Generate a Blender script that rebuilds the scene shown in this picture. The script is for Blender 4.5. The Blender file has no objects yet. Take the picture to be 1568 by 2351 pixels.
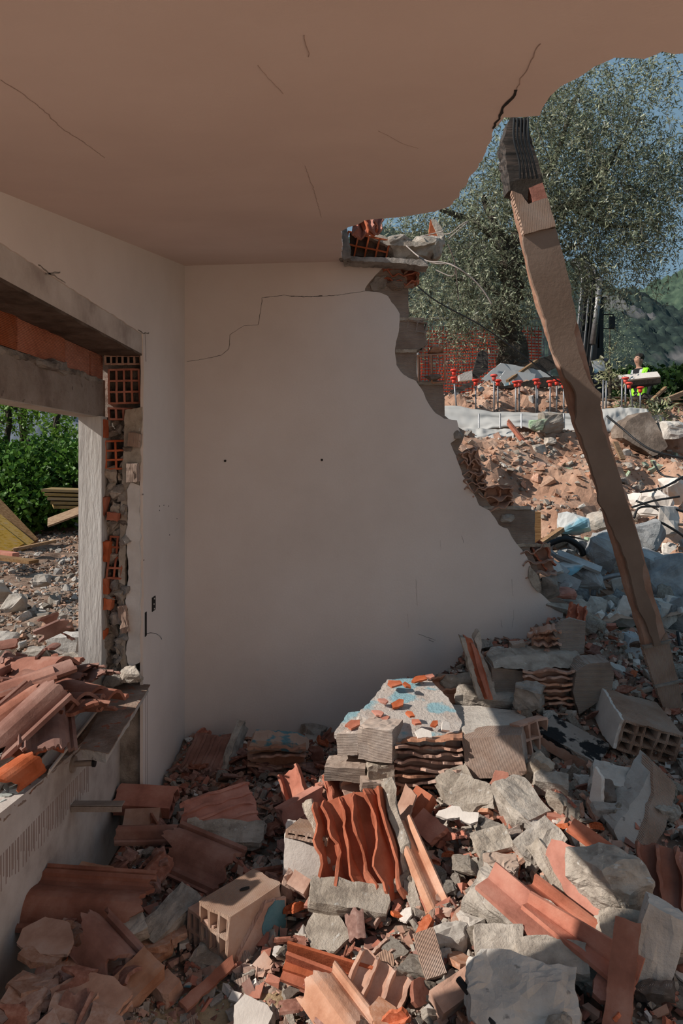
import bpy, bmesh, math, random
import numpy as np
from mathutils import Vector, Matrix, Euler, noise

V = Vector
PI = math.pi
col = bpy.context.scene.collection
SC = bpy.context.scene
random.seed(7)
rng = np.random.default_rng(7)

# ------------------------------------------------------------ camera, light, exposure
F, EYE, CX, CY = 1600.0, 1.6, 784.0, 1060.0          # focal length in pixels, eye height, horizon
cd = bpy.data.cameras.new('camera'); cam = bpy.data.objects.new('camera', cd); col.objects.link(cam)
cam.location = (0, 0, EYE); cam.rotation_euler = (PI/2, 0, 0)
cd.sensor_fit = 'HORIZONTAL'; cd.sensor_width = 36; cd.lens = 36*F/1568
cd.shift_y = -(1175.5-CY)/1568; cd.clip_start = .02; cd.clip_end = 5000
SC.camera = cam
SC.view_settings.view_transform = 'Standard'; SC.view_settings.look = 'None'
SC.view_settings.gamma = 1; SC.view_settings.exposure = 0.45
SUN = V((1, .25, -.73)).normalized()
sd = bpy.data.lights.new('sun', 'SUN'); sd.energy = 4.0; sd.angle = math.radians(.5); sd.color = (1, .93, .84)
sun = bpy.data.objects.new('sun', sd); col.objects.link(sun)
sun.rotation_euler = SUN.to_track_quat('-Z', 'Y').to_euler(); sun.location = (-6, -2, 6)
w = bpy.data.worlds.new('sky'); SC.world = w; w.use_nodes = True
nt = w.node_tree; bgn = nt.nodes['Background']
tc = nt.nodes.new('ShaderNodeTexCoord'); sx = nt.nodes.new('ShaderNodeSeparateXYZ'); rp = nt.nodes.new('ShaderNodeValToRGB')
nt.links.new(tc.outputs['Generated'], sx.inputs[0]); nt.links.new(sx.outputs['Z'], rp.inputs[0]); nt.links.new(rp.outputs[0], bgn.inputs[0])
rp.color_ramp.elements[0].position = 0; rp.color_ramp.elements[0].color = (.15,.235,.30,1)
rp.color_ramp.elements[1].position = .7; rp.color_ramp.elements[1].color = (.12,.20,.285,1)
bgn.inputs[1].default_value = 1.0

# ------------------------------------------------------------ helpers
def P(px, py, Y):                                   # the place at distance Y seen at a point of the photograph
    return V(((px-CX)/F*Y, Y, EYE-(py-CY)/F*Y))
def nz(x, y, z=0., s=1., seed=0.):
    return noise.noise(V((x*s+seed*7.3, y*s+seed*3.1, z*s-seed*5.7)))
def fr(x, y, z=0., s=1., seed=0., o=4):
    return noise.fractal(V((x*s+seed*7.3, y*s+seed*3.1, z*s-seed*5.7)), .9, 2.1, o)

def link(n, t, a, b): n.links.new(a, b)
def mat(name, cols, scale=5., rough=.88, bump=.35, bscale=70., ribs=None, vary=.18, speck=None, patch=None, grain=None, trans=0., metal=0., attr=None):
    m = bpy.data.materials.new(name); m.use_nodes = True; t = m.node_tree; N = t.nodes; L = t.links
    bs = N['Principled BSDF']; bs.inputs['Roughness'].default_value = rough; bs.inputs['Metallic'].default_value = metal
    bs.inputs['Specular IOR Level'].default_value = .25
    co = N.new('ShaderNodeTexCoord'); src = co.outputs['Object']
    if grain:
        mp = N.new('ShaderNodeMapping'); mp.inputs['Scale'].default_value = grain; L.new(src, mp.inputs[0]); src = mp.outputs[0]
    n1 = N.new('ShaderNodeTexNoise'); n1.inputs['Scale'].default_value = scale; n1.inputs['Detail'].default_value = 7; n1.inputs['Roughness'].default_value = .62
    L.new(src, n1.inputs['Vector'])
    r = N.new('ShaderNodeValToRGB'); L.new(n1.outputs['Fac'], r.inputs[0])
    el = r.color_ramp.elements; k = len(cols)
    ps = [.5] if k == 1 else [.34+.32*i/(k-1) for i in range(k)]
    while len(el) < k: el.new(.5)
    while len(el) > max(k, 1): el.remove(el[-1])
    for i, c in enumerate(cols): el[i].position = ps[i]; el[i].color = (*c, 1)
    cur = r.outputs[0]
    def mixc(fac, color):
        nonlocal cur
        mx = N.new('ShaderNodeMix'); mx.data_type = 'RGBA'; L.new(fac, mx.inputs[0]); L.new(cur, mx.inputs[6]); mx.inputs[7].default_value = (*color, 1); cur = mx.outputs[2]
    for q in (speck, patch):
        if not q: continue
        c, thr, s = q
        n2 = N.new('ShaderNodeTexNoise'); n2.inputs['Scale'].default_value = s; n2.inputs['Detail'].default_value = 5
        L.new(co.outputs['Object'], n2.inputs['Vector'])
        r2 = N.new('ShaderNodeValToRGB'); r2.color_ramp.elements[0].position = thr; r2.color_ramp.elements[1].position = thr+.05
        L.new(n2.outputs['Fac'], r2.inputs[0]); mixc(r2.outputs[0], c)
    if attr:
        at = N.new('ShaderNodeAttribute'); at.attribute_name = attr
        mx = N.new('ShaderNodeMix'); mx.data_type = 'RGBA'; mx.blend_type = 'MULTIPLY'; mx.inputs[0].default_value = 1
        L.new(cur, mx.inputs[6]); L.new(at.outputs['Color'], mx.inputs[7]); cur = mx.outputs[2]
    if vary:
        oi = N.new('ShaderNodeObjectInfo'); mr = N.new('ShaderNodeMapRange'); mr.inputs[3].default_value = 1-vary; mr.inputs[4].default_value = 1+vary
        L.new(oi.outputs['Random'], mr.inputs[0])
        hs = N.new('ShaderNodeHueSaturation'); L.new(mr.outputs[0], hs.inputs['Value']); L.new(cur, hs.inputs['Color'])
        mr2 = N.new('ShaderNodeMapRange'); mr2.inputs[3].default_value = 1+vary; mr2.inputs[4].default_value = 1-vary
        ml = N.new('ShaderNodeMath'); ml.operation = 'MULTIPLY'; ml.inputs[1].default_value = 7.31; L.new(oi.outputs['Random'], ml.inputs[0])
        fc = N.new('ShaderNodeMath'); fc.operation = 'FRACT'; L.new(ml.outputs[0], fc.inputs[0]); L.new(fc.outputs[0], mr2.inputs[0]); L.new(mr2.outputs[0], hs.inputs['Saturation'])
        cur = hs.outputs[0]
    L.new(cur, bs.inputs['Base Color'])
    if bump:
        nb = N.new('ShaderNodeTexNoise'); nb.inputs['Scale'].default_value = bscale; nb.inputs['Detail'].default_value = 8; nb.inputs['Roughness'].default_value = .65
        L.new(src, nb.inputs['Vector'])
        b = N.new('ShaderNodeBump'); b.inputs['Strength'].default_value = bump; b.inputs['Distance'].default_value = .012
        L.new(nb.outputs['Fac'], b.inputs['Height']); last = b.outputs[0]
        if ribs:
            ax, per, st = ribs
            wv = N.new('ShaderNodeTexWave'); wv.wave_type = 'BANDS'; wv.bands_direction = ax; wv.inputs['Scale'].default_value = .52/per
            wv.inputs['Distortion'].default_value = .25; wv.inputs['Detail'].default_value = 2; L.new(co.outputs['Object'], wv.inputs['Vector'])
            b2 = N.new('ShaderNodeBump'); b2.inputs['Strength'].default_value = st; b2.inputs['Distance'].default_value = .004
            L.new(wv.outputs['Fac'], b2.inputs['Height']); L.new(last, b2.inputs['Normal']); last = b2.outputs[0]
        L.new(last, bs.inputs['Normal'])
    if trans:
        tr = N.new('ShaderNodeBsdfTranslucent'); L.new(cur, tr.inputs[0]); ms = N.new('ShaderNodeMixShader'); ms.inputs[0].default_value = trans
        L.new(bs.outputs[0], ms.inputs[1]); L.new(tr.outputs[0], ms.inputs[2]); L.new(ms.outputs[0], N['Material Output'].inputs[0])
    return m

M = {}
M['wall'] = mat('wall_plaster', [(.67,.585,.535),(.72,.635,.585),(.76,.68,.635)], 1.2, .9, .12, 90, vary=0)
M['bounceground'] = mat('pale_bounce_ground', [(.44,.32,.235),(.56,.43,.335),(.62,.49,.39)], 3., .95, .6, 22, vary=0)  # unseen ground, made pale so that it bounces light indoors
M['strip'] = mat('shade_brown_plaster', [(.155,.105,.078),(.19,.132,.10),(.225,.16,.124)], 2.5, .95, .2, 50, vary=0)  # plaster like the ceiling's, the strip's shade darkened into its colour
M['bouncewall'] = mat('apricot_bounce_paint', [(.66,.52,.42),(.72,.58,.48)], 2., .95, .1, 22, vary=0)  # warm colour of the added bounce wall
M['wall_stained'] = mat('grey_stained_plaster', [(.36,.30,.265),(.50,.44,.40),(.58,.52,.48)], 5, .9, .3, 60, vary=0)
M['ceiling'] = mat('ceiling_plaster', [(.64,.505,.45),(.69,.55,.49),(.73,.59,.53)], 1.0, .92, .12, 55, vary=0)
M['white'] = mat('white_plaster', [(.57,.51,.46),(.70,.64,.585)], 9, .9, .25, 60, vary=.06)
M['orange'] = mat('fresh_orange_brick', [(.30,.095,.055),(.44,.150,.092),(.50,.205,.135)], 9, .85, .25, 55)
M['orange_rib'] = mat('ribbed_orange_brick', [(.31,.10,.058),(.41,.145,.085),(.45,.18,.115)], 7, .85, .2, 60, ribs=('Z',.009,.6))
M['dusty'] = mat('dusty_pink_brick', [(.33,.17,.115),(.45,.26,.185),(.50,.34,.27)], 8, .9, .3, 60)
M['ribbed'] = mat('ribbed_dusty_brick', [(.34,.22,.165),(.42,.29,.225),(.46,.35,.29)], 6, .9, .3, 60, ribs=('X',.0075,.9))
M['ribbed_z'] = mat('ribbed_pale_brick', [(.32,.235,.19),(.40,.31,.255),(.44,.36,.31)], 6, .9, .3, 60, ribs=('Z',.0075,.9))
M['tile'] = mat('brown_roof_tile', [(.17,.075,.055),(.25,.115,.085),(.34,.19,.15)], 6, .8, .25, 60)
M['mortar'] = mat('grey_mortar', [(.27,.225,.185),(.42,.36,.30),(.52,.455,.39)], 14, .95, .9, 75, speck=((.55,.52,.48),.66,40))
M['mortar_side'] = mat('rough_mortar', [(.16,.13,.11),(.30,.26,.225),(.40,.35,.31)], 10, .95, 1., 50)
M['concrete'] = mat('pale_concrete', [(.37,.33,.295),(.50,.455,.41),(.56,.52,.475)], 6, .92, .6, 60, speck=((.25,.23,.21),.67,30))
M['column'] = mat('whitewashed_board_concrete', [(.46,.43,.405),(.56,.53,.50),(.60,.58,.56)], 5, .9, .8, 30, grain=(2.2,2.2,.35), vary=0, speck=((.36,.32,.29),.72,9))
M['beam'] = mat('bare_lintel_concrete', [(.20,.15,.125),(.29,.235,.20),(.34,.28,.245)], 7, .95, .7, 45, vary=0, speck=((.13,.10,.085),.65,25))
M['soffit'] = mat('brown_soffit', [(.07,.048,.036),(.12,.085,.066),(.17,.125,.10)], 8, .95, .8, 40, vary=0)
M['dirt'] = mat('brown_earth', [(.26,.14,.09),(.40,.235,.16),(.50,.33,.24)], 3., .95, 1., 22, vary=0, speck=((.42,.33,.26),.68,26))
M['yard'] = mat('stony_earth', [(.14,.088,.062),(.24,.16,.115),(.33,.24,.18)], 3., .95, 1., 30, vary=0, speck=((.40,.34,.29),.64,34))
M['bed'] = mat('rubble_dust', [(.16,.095,.068),(.27,.185,.14),(.38,.30,.25)], 6., .95, 1., 34, vary=0, speck=((.40,.15,.09),.62,22))
M['sand'] = mat('sawdust', [(.33,.22,.12),(.45,.33,.20)], 20, .95, .8, 90)
M['stone'] = mat('pale_stone', [(.24,.20,.17),(.38,.33,.28),(.47,.42,.37)], 7, .9, .6, 30)
M['greychunk'] = mat('blue_grey_concrete', [(.22,.22,.225),(.36,.36,.36),(.46,.46,.455)], 6, .92, .8, 45)
M['wood'] = mat('weathered_wood', [(.16,.09,.05),(.28,.17,.095),(.36,.24,.14)], 6, .85, .4, 30, grain=(1,14,14))
M['yellow_wood'] = mat('yellow_formwork_wood', [(.20,.12,.03),(.34,.22,.07),(.28,.2,.12)], 5, .8, .35, 30, grain=(1,10,10))
M['dark_wood'] = mat('charred_dark_wood', [(.02,.018,.017),(.06,.05,.045),(.12,.09,.075)], 7, .85, .6, 30, grain=(1,8,8))
M['olive_bark'] = mat('olive_bark', [(.03,.024,.018),(.075,.062,.05),(.13,.11,.09)], 7, .95, 1., 14)
M['bark'] = mat('dark_bark', [(.035,.028,.02),(.07,.055,.04)], 9, .95, .6, 20)
M['olive_leaf'] = mat('olive_leaves', [(.19,.225,.135),(.22,.25,.155)], 3, .38, 0, trans=.25, attr='tint', vary=0)
M['leaf'] = mat('green_leaves', [(.07,.16,.025),(.09,.19,.03)], 3, .5, 0, trans=.35, attr='tint', vary=0)
M['steel'] = mat('steel', [(.18,.18,.185),(.27,.27,.28)], 20, .5, .1, 80, metal=.6)
M['rust'] = mat('rusty_rebar', [(.10,.075,.065),(.19,.14,.12)], 30, .8, .3, 90)
M['wire'] = mat('grey_wire', [(.30,.25,.22),(.40,.34,.31)], 20, .7, .1, 90)
M['cap'] = mat('red_plastic', [(.62,.07,.05),(.66,.09,.065)], 6, .5, .02, 20, vary=.06)
M['net'] = mat('orange_plastic_net', [(.62,.07,.03),(.70,.10,.045)], 6, .6, .02, 20, vary=0)
M['film'] = mat('white_plastic_film', [(.52,.50,.47),(.62,.60,.57)], 2, .4, .1, 12, trans=.2, vary=0)
M['black'] = mat('black_paint', [(.012,.012,.013),(.02,.02,.021)], 5, .45, .05, 30, vary=0)
M['blackgap'] = mat('dark_socket', [(.02,.017,.015),(.03,.025,.022)], 5, .8, .05, 30, vary=0)
M['glass'] = mat('dark_cab_glass', [(.05,.07,.08),(.07,.09,.10)], 2, .1, 0, vary=0)
M['blue_top'] = mat('blue_painted_mortar', [(.44,.36,.31),(.52,.45,.40),(.56,.50,.45)], 9, .93, .9, 60, patch=((.25,.42,.47),.53,5.5), speck=((.25,.2,.17),.66,60))
M['blue_wall'] = mat('blue_painted_plaster', [(.40,.28,.22),(.46,.33,.26)], 9, .9, .3, 60, patch=((.10,.22,.26),.50,9), vary=0)
M['blue_paint'] = mat('blue_wall_paint', [(.09,.20,.235),(.12,.25,.29),(.16,.27,.30)], 14, .85, .3, 60, vary=0)
M['brown_boulder'] = mat('brown_stained_concrete', [(.10,.075,.06),(.19,.145,.115),(.32,.26,.215)], 5, .92, .7, 30, vary=0)
M['tar'] = mat('tarred_mortar', [(.34,.28,.24),(.44,.38,.33)], 9, .9, .9, 55, patch=((.02,.02,.022),.50,14))
M['green_paint'] = mat('green_painted_plaster', [(.24,.34,.22),(.34,.42,.30),(.42,.42,.36)], 8, .9, .5, 40)
M['skin'] = mat('skin', [(.38,.21,.15),(.42,.24,.17)], 8, .6, .02, 40, vary=0)
M['hair'] = mat('dark_hair', [(.012,.009,.007),(.03,.022,.016)], 60, .7, .5, 150, vary=0)
M['shirt'] = mat('black_shirt', [(.010,.010,.012),(.016,.016,.019)], 9, .9, .2, 60, vary=0)
M['navy'] = mat('navy_shirt', [(.014,.018,.032),(.02,.026,.045)], 9, .9, .2, 60, vary=0)
M['vest'] = mat('yellow_green_vest', [(.28,.75,.03),(.32,.82,.04)], 9, .7, .1, 60, vary=0)
M['band'] = mat('reflective_grey_band', [(.35,.37,.37),(.42,.44,.44)], 9, .4, .05, 60, vary=0)
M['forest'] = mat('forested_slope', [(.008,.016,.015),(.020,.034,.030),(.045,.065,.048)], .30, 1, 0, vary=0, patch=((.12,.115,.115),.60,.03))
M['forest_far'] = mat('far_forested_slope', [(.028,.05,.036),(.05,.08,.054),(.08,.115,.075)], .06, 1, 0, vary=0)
M['cliff'] = mat('grey_cliff', [(.07,.08,.10),(.14,.16,.19),(.23,.25,.28)], .05, 1, 0, vary=0)
M['plain'] = mat('valley_ground', [(.05,.07,.03),(.10,.12,.05)], .3, 1, 0, vary=0)
M['house_wall'] = mat('cream_house_wall', [(.40,.34,.27),(.46,.39,.31)], .5, .9, 0)
M['house_roof'] = mat('terracotta_roof', [(.28,.14,.09),(.34,.18,.12)], .5, .9, 0)
M['window_dark'] = mat('dark_window', [(.03,.03,.035),(.04,.04,.045)], .5, .5, 0, vary=0)
M['panel'] = mat('white_blue_panel', [(.46,.47,.47),(.56,.57,.56)], 3, .6, .1, 30, patch=((.22,.42,.52),.56,2.2), vary=.05)
M['darkslab'] = mat('dark_roofing_slab', [(.03,.024,.02),(.06,.048,.04)], 5, .9, .5, 30)
M['glassbits'] = mat('pale_green_glass_shards', [(.42,.46,.42),(.56,.60,.56)], 12, .25, .1, 60)
M['pipe'] = mat('dirty_pipe', [(.22,.17,.14),(.34,.28,.24)], 15, .6, .3, 60, vary=0)

def mesh(name, vs, fs, ms, idx=None, smooth=False):
    me = bpy.data.meshes.new(name); me.from_pydata([tuple(v) for v in vs], [], fs)
    for m in (ms if isinstance(ms, (list, tuple)) else [ms]): me.materials.append(M[m] if isinstance(m, str) else m)
    if idx is not None: me.polygons.foreach_set('material_index', idx)
    if smooth: me.polygons.foreach_set('use_smooth', [True]*len(me.polygons))
    me.update(); return me
def recalc(me):
    bm = bmesh.new(); bm.from_mesh(me); bmesh.ops.recalc_face_normals(bm, faces=bm.faces); bm.to_mesh(me); bm.free(); return me
def ob(name, me, parent=None, loc=(0,0,0), rot=(0,0,0), sc=(1,1,1)):
    o = bpy.data.objects.new(name, me); col.objects.link(o)
    if parent: o.parent = parent
    o.location = loc; o.rotation_euler = [math.radians(a) for a in rot]; o.scale = sc if hasattr(sc, '__len__') else (sc,)*3
    return o
def tag(o, label=None, cat=None, group=None, kind=None):
    if label: o['label'] = label
    if cat: o['category'] = cat
    if group: o['group'] = group
    if kind: o['kind'] = kind
    return o
def struct(name, me, label=None, **k):
    o = ob(name, me, **k); o['kind'] = 'structure'
    if label: o['label'] = label; o['category'] = name.split('_')[0]
    return o
def empty(name, loc=(0,0,0), rot=(0,0,0)):
    return ob(name, None, loc=loc, rot=rot)

# ---- shapes: each returns (vertices, faces)
def join(*parts):
    vs, fs = [], []
    for p in parts:
        b = len(vs); vs += [V(v) for v in p[0]]; fs += [tuple(i+b for i in f) for f in p[1]]
    return vs, fs
def xf(p, loc=(0,0,0), rot=(0,0,0), sc=(1,1,1)):
    if not hasattr(sc, '__len__'): sc = (sc, sc, sc)
    m = Matrix.LocRotScale(V(loc), Euler([math.radians(a) for a in rot]), V(sc))
    return [m@V(v) for v in p[0]], p[1]
def box(x0, x1, y0, y1, z0, z1):
    return ([V((x,y,z)) for x in (x0,x1) for y in (y0,y1) for z in (z0,z1)],
            [(0,1,3,2),(4,6,7,5),(0,4,5,1),(2,3,7,6),(0,2,6,4),(1,5,7,3)])
def bar(a, b, w_, h_, roll=0.):                       # rectangular bar between two points
    a, b = V(a), V(b); d = b-a; q = d.to_track_quat('X', 'Z').to_matrix().to_4x4()
    m = Matrix.Translation(a) @ q @ Matrix.Rotation(roll, 4, 'X')
    vs, fs = box(0, d.length, -w_/2, w_/2, -h_/2, h_/2)
    return [m@v for v in vs], fs
def tube(pts, r, n=8, cap=True):
    pts = [V(p) for p in pts]; k = len(pts); rs = r if hasattr(r, '__len__') else [r]*k
    vs, fs = [], []; up = V((.13,.21,1)).normalized()
    for i, p in enumerate(pts):
        d = (pts[min(i+1,k-1)]-pts[max(i-1,0)]).normalized()
        a = d.cross(up)
        if a.length < .05: a = d.cross(V((1,0,0)))
        a.normalize(); b = d.cross(a)
        for j in range(n):
            t = 2*PI*j/n; vs.append(p+(a*math.cos(t)+b*math.sin(t))*rs[i])
    for i in range(k-1):
        for j in range(n):
            fs.append((i*n+j, i*n+(j+1)%n, (i+1)*n+(j+1)%n, (i+1)*n+j))
    if cap: fs += [tuple(range(n))[::-1], tuple(range((k-1)*n, k*n))]
    return vs, fs
def smooth_path(pts, n=8):                            # Catmull-Rom through the points
    pts = [V(p) for p in pts]; out = []
    q = [pts[0]*2-pts[1]]+pts+[pts[-1]*2-pts[-2]]
    for i in range(1, len(q)-2):
        for j in range(n):
            t = j/n; a, b, c, d = q[i-1:i+3]
            out.append(.5*((2*b)+(c-a)*t+(2*a-5*b+4*c-d)*t*t+(3*b-a-3*c+d)*t**3))
    out.append(pts[-1]); return out
def sheet(fpos, nu, nv, t):                           # thick curved sheet
    g = [[V(fpos(i/nu, j/nv)) for j in range(nv+1)] for i in range(nu+1)]
    vs, fs = [], []; W = nv+1
    nor = []
    for i in range(nu+1):
        for j in range(nv+1):
            du = g[min(i+1,nu)][j]-g[max(i-1,0)][j]; dv = g[i][min(j+1,nv)]-g[i][max(j-1,0)]
            n_ = du.cross(dv); n_ = n_.normalized() if n_.length > 1e-9 else V((0,0,1)); nor.append(n_)
    for s in (.5, -.5):
        for i in range(nu+1):
            for j in range(nv+1): vs.append(g[i][j]+nor[i*W+j]*t*s)
    o = (nu+1)*W
    for i in range(nu):
        for j in range(nv):
            a = i*W+j; fs.append((a, a+W, a+W+1, a+1)); fs.append((o+a, o+a+1, o+a+W+1, o+a+W))
    for i in range(nu):
        a = i*W; fs.append((a, o+a, o+a+W, a+W)); a = i*W+nv; fs.append((a, a+W, o+a+W, o+a))
    for j in range(nv):
        a = j; fs.append((a, a+1, o+a+1, o+a)); a = nu*W+j; fs.append((a, o+a, o+a+1, a+1))
    return vs, fs
def ragged(pts, step=.02, amp=.006, seed=1, closed=True, rough=None):
    out = []; k = len(pts)
    for i in range(k if closed else k-1):
        a = V(pts[i]).to_2d(); b = V(pts[(i+1)%k]).to_2d(); L_ = (b-a).length; n = max(1, int(L_/step))
        am = amp if rough is None or rough(a, b) else 0
        for j in range(n):
            p = a.lerp(b, j/n); q = am*fr(p.x, p.y, 0, .35/max(step,.004), seed, 3) if j or am else 0
            d = (b-a).normalized(); out.append((p.x-d.y*q+am*.5*nz(p.x,p.y,3,.5/step,seed), p.y+d.x*q))
    return out
def tess(o):                                          # triangles of a concave outline
    from mathutils.geometry import tessellate_polygon
    ar = sum(o[i][0]*o[(i+1)%len(o)][1]-o[(i+1)%len(o)][0]*o[i][1] for i in range(len(o)))
    out = []
    for a, b, c in tessellate_polygon([[V((x, y, 0)) for x, y in o]]):
        s = (o[b][0]-o[a][0])*(o[c][1]-o[a][1])-(o[c][0]-o[a][0])*(o[b][1]-o[a][1])
        out.append((a, b, c) if s*ar > 0 else (a, c, b))
    return out
def plate(pts, t, step=.012, amp=.004, seed=1, rings=2, bend=0.):    # broken flat piece, outline in XY
    o = ragged(pts, step, amp, seed); k = len(o); vs, fs = [], []
    cx = sum(p[0] for p in o)/k; cy = sum(p[1] for p in o)/k
    for r in range(rings+2):
        z = t/2-t*r/(rings+1)
        for p in o:
            j = (0 if r in (0,) else nz(p[0], p[1], z*3, 1/step, seed+2)*min(t*.35, amp*1.8))
            dx, dy = p[0]-cx, p[1]-cy; l = math.hypot(dx, dy)+1e-6
            x, y = p[0]+dx/l*j, p[1]+dy/l*j
            vs.append(V((x, y, z+bend*(x*x-y*y*.4))))
    for r in range(rings+1):
        for i in range(k):
            fs.append((r*k+i, (r+1)*k+i, (r+1)*k+(i+1)%k, r*k+(i+1)%k))
    tr = tess(o); q = (rings+1)*k
    fs += [t_ for t_ in tr]; fs += [(a+q, c+q, b+q) for a, b, c in tr]
    return vs, fs
def poly(n, rx, ry, seed, jit=.3):
    r = random.Random(seed); a0 = r.random()*6
    return [(math.cos(a0+2*PI*i/n+r.uniform(-.3,.3))*rx*r.uniform(1-jit,1), math.sin(a0+2*PI*i/n+r.uniform(-.3,.3))*ry*r.uniform(1-jit,1)) for i in range(n)]
def rock(sx, sy, sz, seed=1, n=16, sub=2, amp=.06, power=1.):
    r = random.Random(seed); bm = bmesh.new()
    for i in range(n):
        v = V((r.uniform(-1,1), r.uniform(-1,1), r.uniform(-1,1)))
        m = max(abs(v.x), abs(v.y), abs(v.z)); u = v.normalized()
        v = (v/m)*(1-power*.5)+u*(power*.5)
        bm.verts.new((v.x*sx/2, v.y*sy/2, v.z*sz/2))
    g = bmesh.ops.convex_hull(bm, input=bm.verts)
    bmesh.ops.delete(bm, geom=[v for v in bm.verts if not v.link_faces], context='VERTS')
    s = (sx+sy+sz)/3
    for q in range(sub):
        bmesh.ops.subdivide_edges(bm, edges=[e for e in bm.edges if e.calc_length() > s*.09], cuts=1, use_grid_fill=True)
        bmesh.ops.triangulate(bm, faces=[f for f in bm.faces if len(f.verts) > 4])
    bm.normal_update()
    for v in bm.verts:
        c = v.co/s; v.co += v.normal*(fr(c.x, c.y, c.z, 3.2, seed, 4)*amp*s)
    vs = [v.co.copy() for v in bm.verts]; bm.verts.index_update(); fs = [tuple(v.index for v in f.verts) for f in bm.faces]; bm.free()
    return vs, fs
def chunk(sx, sy, sz, seed=1, cuts=5, amp=.03, taper=0., cut=0.):      # broken prism: box, faces roughened, corners knocked off
    bm = bmesh.new(); bmesh.ops.create_cube(bm, size=1)
    bmesh.ops.subdivide_edges(bm, edges=bm.edges, cuts=cuts, use_grid_fill=True)
    r = random.Random(seed); s = (sx+sy+sz)/3
    for v in bm.verts:
        c = v.co
        for k in range(3):
            pass
        v.co = V((c.x*sx*(1-taper*(c.z+.5)), c.y*sy*(1-taper*(c.z+.5)*.6), c.z*sz))
    for k in range(3 if cut else 0):
        n_ = V((r.choice((-1,1))*r.uniform(.4,1), r.choice((-1,1))*r.uniform(.4,1), r.choice((-1,1))*r.uniform(.3,1))).normalized()
        far = max(n_.dot(v.co) for v in bm.verts)*(1-cut*r.uniform(.5,1))
        for v in bm.verts:
            d = n_.dot(v.co)-far
            if d > 0: v.co -= n_*d
    for v in bm.verts:
        c = v.co/s; q = V((nz(c.x,c.y,c.z,2.5,seed), nz(c.x,c.y,c.z,2.5,seed+9), nz(c.x,c.y,c.z,2.5,seed+17)))
        q2 = V((nz(c.x,c.y,c.z,9,seed), nz(c.x,c.y,c.z,9,seed+9), nz(c.x,c.y,c.z,9,seed+17)))
        v.co += q*amp*s*1.6+q2*amp*s*.8
    vs = [v.co.copy() for v in bm.verts]; bm.verts.index_update(); fs = [tuple(v.index for v in f.verts) for f in bm.faces]; bm.free()
    return vs, fs
def hollow(W, Hh, L, nx, nzc, seed=1, j0=0., j1=0., t=.009, wide=None, drop=()):    # hollow brick, holes along Y
    def marks(n, size, pat):
        inner = size-t*(n+1); tot = sum(pat); a = [-size/2]; x = -size/2
        for i in range(n):
            x += t; a.append(x); x += inner*pat[i]/tot; a.append(x)
        a.append(size/2); return a
    xs = marks(nx, W, wide or [1]*nx); zs = marks(nzc, Hh, [1]*nzc)
    solid = lambda i, k: (i % 2 == 0 or k % 2 == 0) and 0 <= i < len(xs)-1 and 0 <= k < len(zs)-1 and (i, k) not in drop
    vs, fs, ix = [], [], {}
    ys = [0, .12, .5, .88, 1]
    def vid(i, k, e):
        if (i, k, e) not in ix:
            x, z = xs[i], zs[k]
            a = -L/2+j0*abs(fr(x, z, 0, 14, seed, 3)); b = L/2-j1*abs(fr(x, z, 5, 14, seed+3, 3))
            y = a+(b-a)*ys[e]; ix[(i,k,e)] = len(vs)
            vs.append(V((x+nz(x,y,z,7,seed)*.004, y, z+nz(x,y,z,7,seed+5)*.004)))
        return ix[(i,k,e)]
    E = len(ys)-1
    for i in range(len(xs)-1):
        for k in range(len(zs)-1):
            if not solid(i, k): continue
            for e, fl in ((0, 0), (E, 1)):
                f = (vid(i,k,e), vid(i+1,k,e), vid(i+1,k+1,e), vid(i,k+1,e)); fs.append(f if not fl else f[::-1])
            for (di, dk, a, b) in ((-1,0,(i,k),(i,k+1)), (1,0,(i+1,k+1),(i+1,k)), (0,-1,(i+1,k),(i,k)), (0,1,(i,k+1),(i+1,k+1))):
                if not solid(i+di, k+dk):
                    for e in range(E):
                        fs.append((vid(*a,e), vid(*b,e), vid(*b,e+1), vid(*a,e+1)))
    return vs, fs
def comb(W, L, n, hgt, seed=1, t=.008, base=.012, jag=.6, wavy=.01, lean=0.):      # brick torn open: back plate with torn webs standing on it
    out = [sheet(lambda u, v: ((u-.5)*W, (v-.5)*L+(.08*L*nz(u*4,v,0,1,seed) if v in (0,1) else 0), .004*nz(u*3,v*3,1,1,seed)), 10, 8, base)]
    for i in range(n):
        x0 = (i/(n-1)-.5)*(W-t)
        def f(u, v, x0=x0, i=i):
            h = hgt*(1-jag*(.5+.7*fr(v*2.2, i*1.7, 0, 1, seed, 3)))
            h = max(h, .12*hgt)*(.55 if (v < .06 or v > .94) else 1)
            return (x0+wavy*nz(v*2.5, u*1.2, i, 1, seed)+lean*u*h+wavy*1.2*u*nz(v*5,i,2,1,seed), (v-.5)*L, u*h)
        out.append(sheet(f, 3, 14, t*random.Random(seed+i).uniform(.8,1.2)))
    return join(*out)
PROF = [(0,.018),(.04,.018),(.05,.004),(.08,.004),(.09,.02),(.12,.02),(.15,.008),(.22,.004),(.32,.012),(.42,.030),(.52,.044),(.62,.050),(.72,.044),(.82,.026),(.88,.010),(.92,.010),(.94,.022),(.98,.022),(1,.012)]
def prof(u):
    for a, b in zip(PROF, PROF[1:]):
        if u <= b[0]+1e-9: return a[1]+(b[1]-a[1])*(u-a[0])/(b[0]-a[0])
    return PROF[-1][1]
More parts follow.
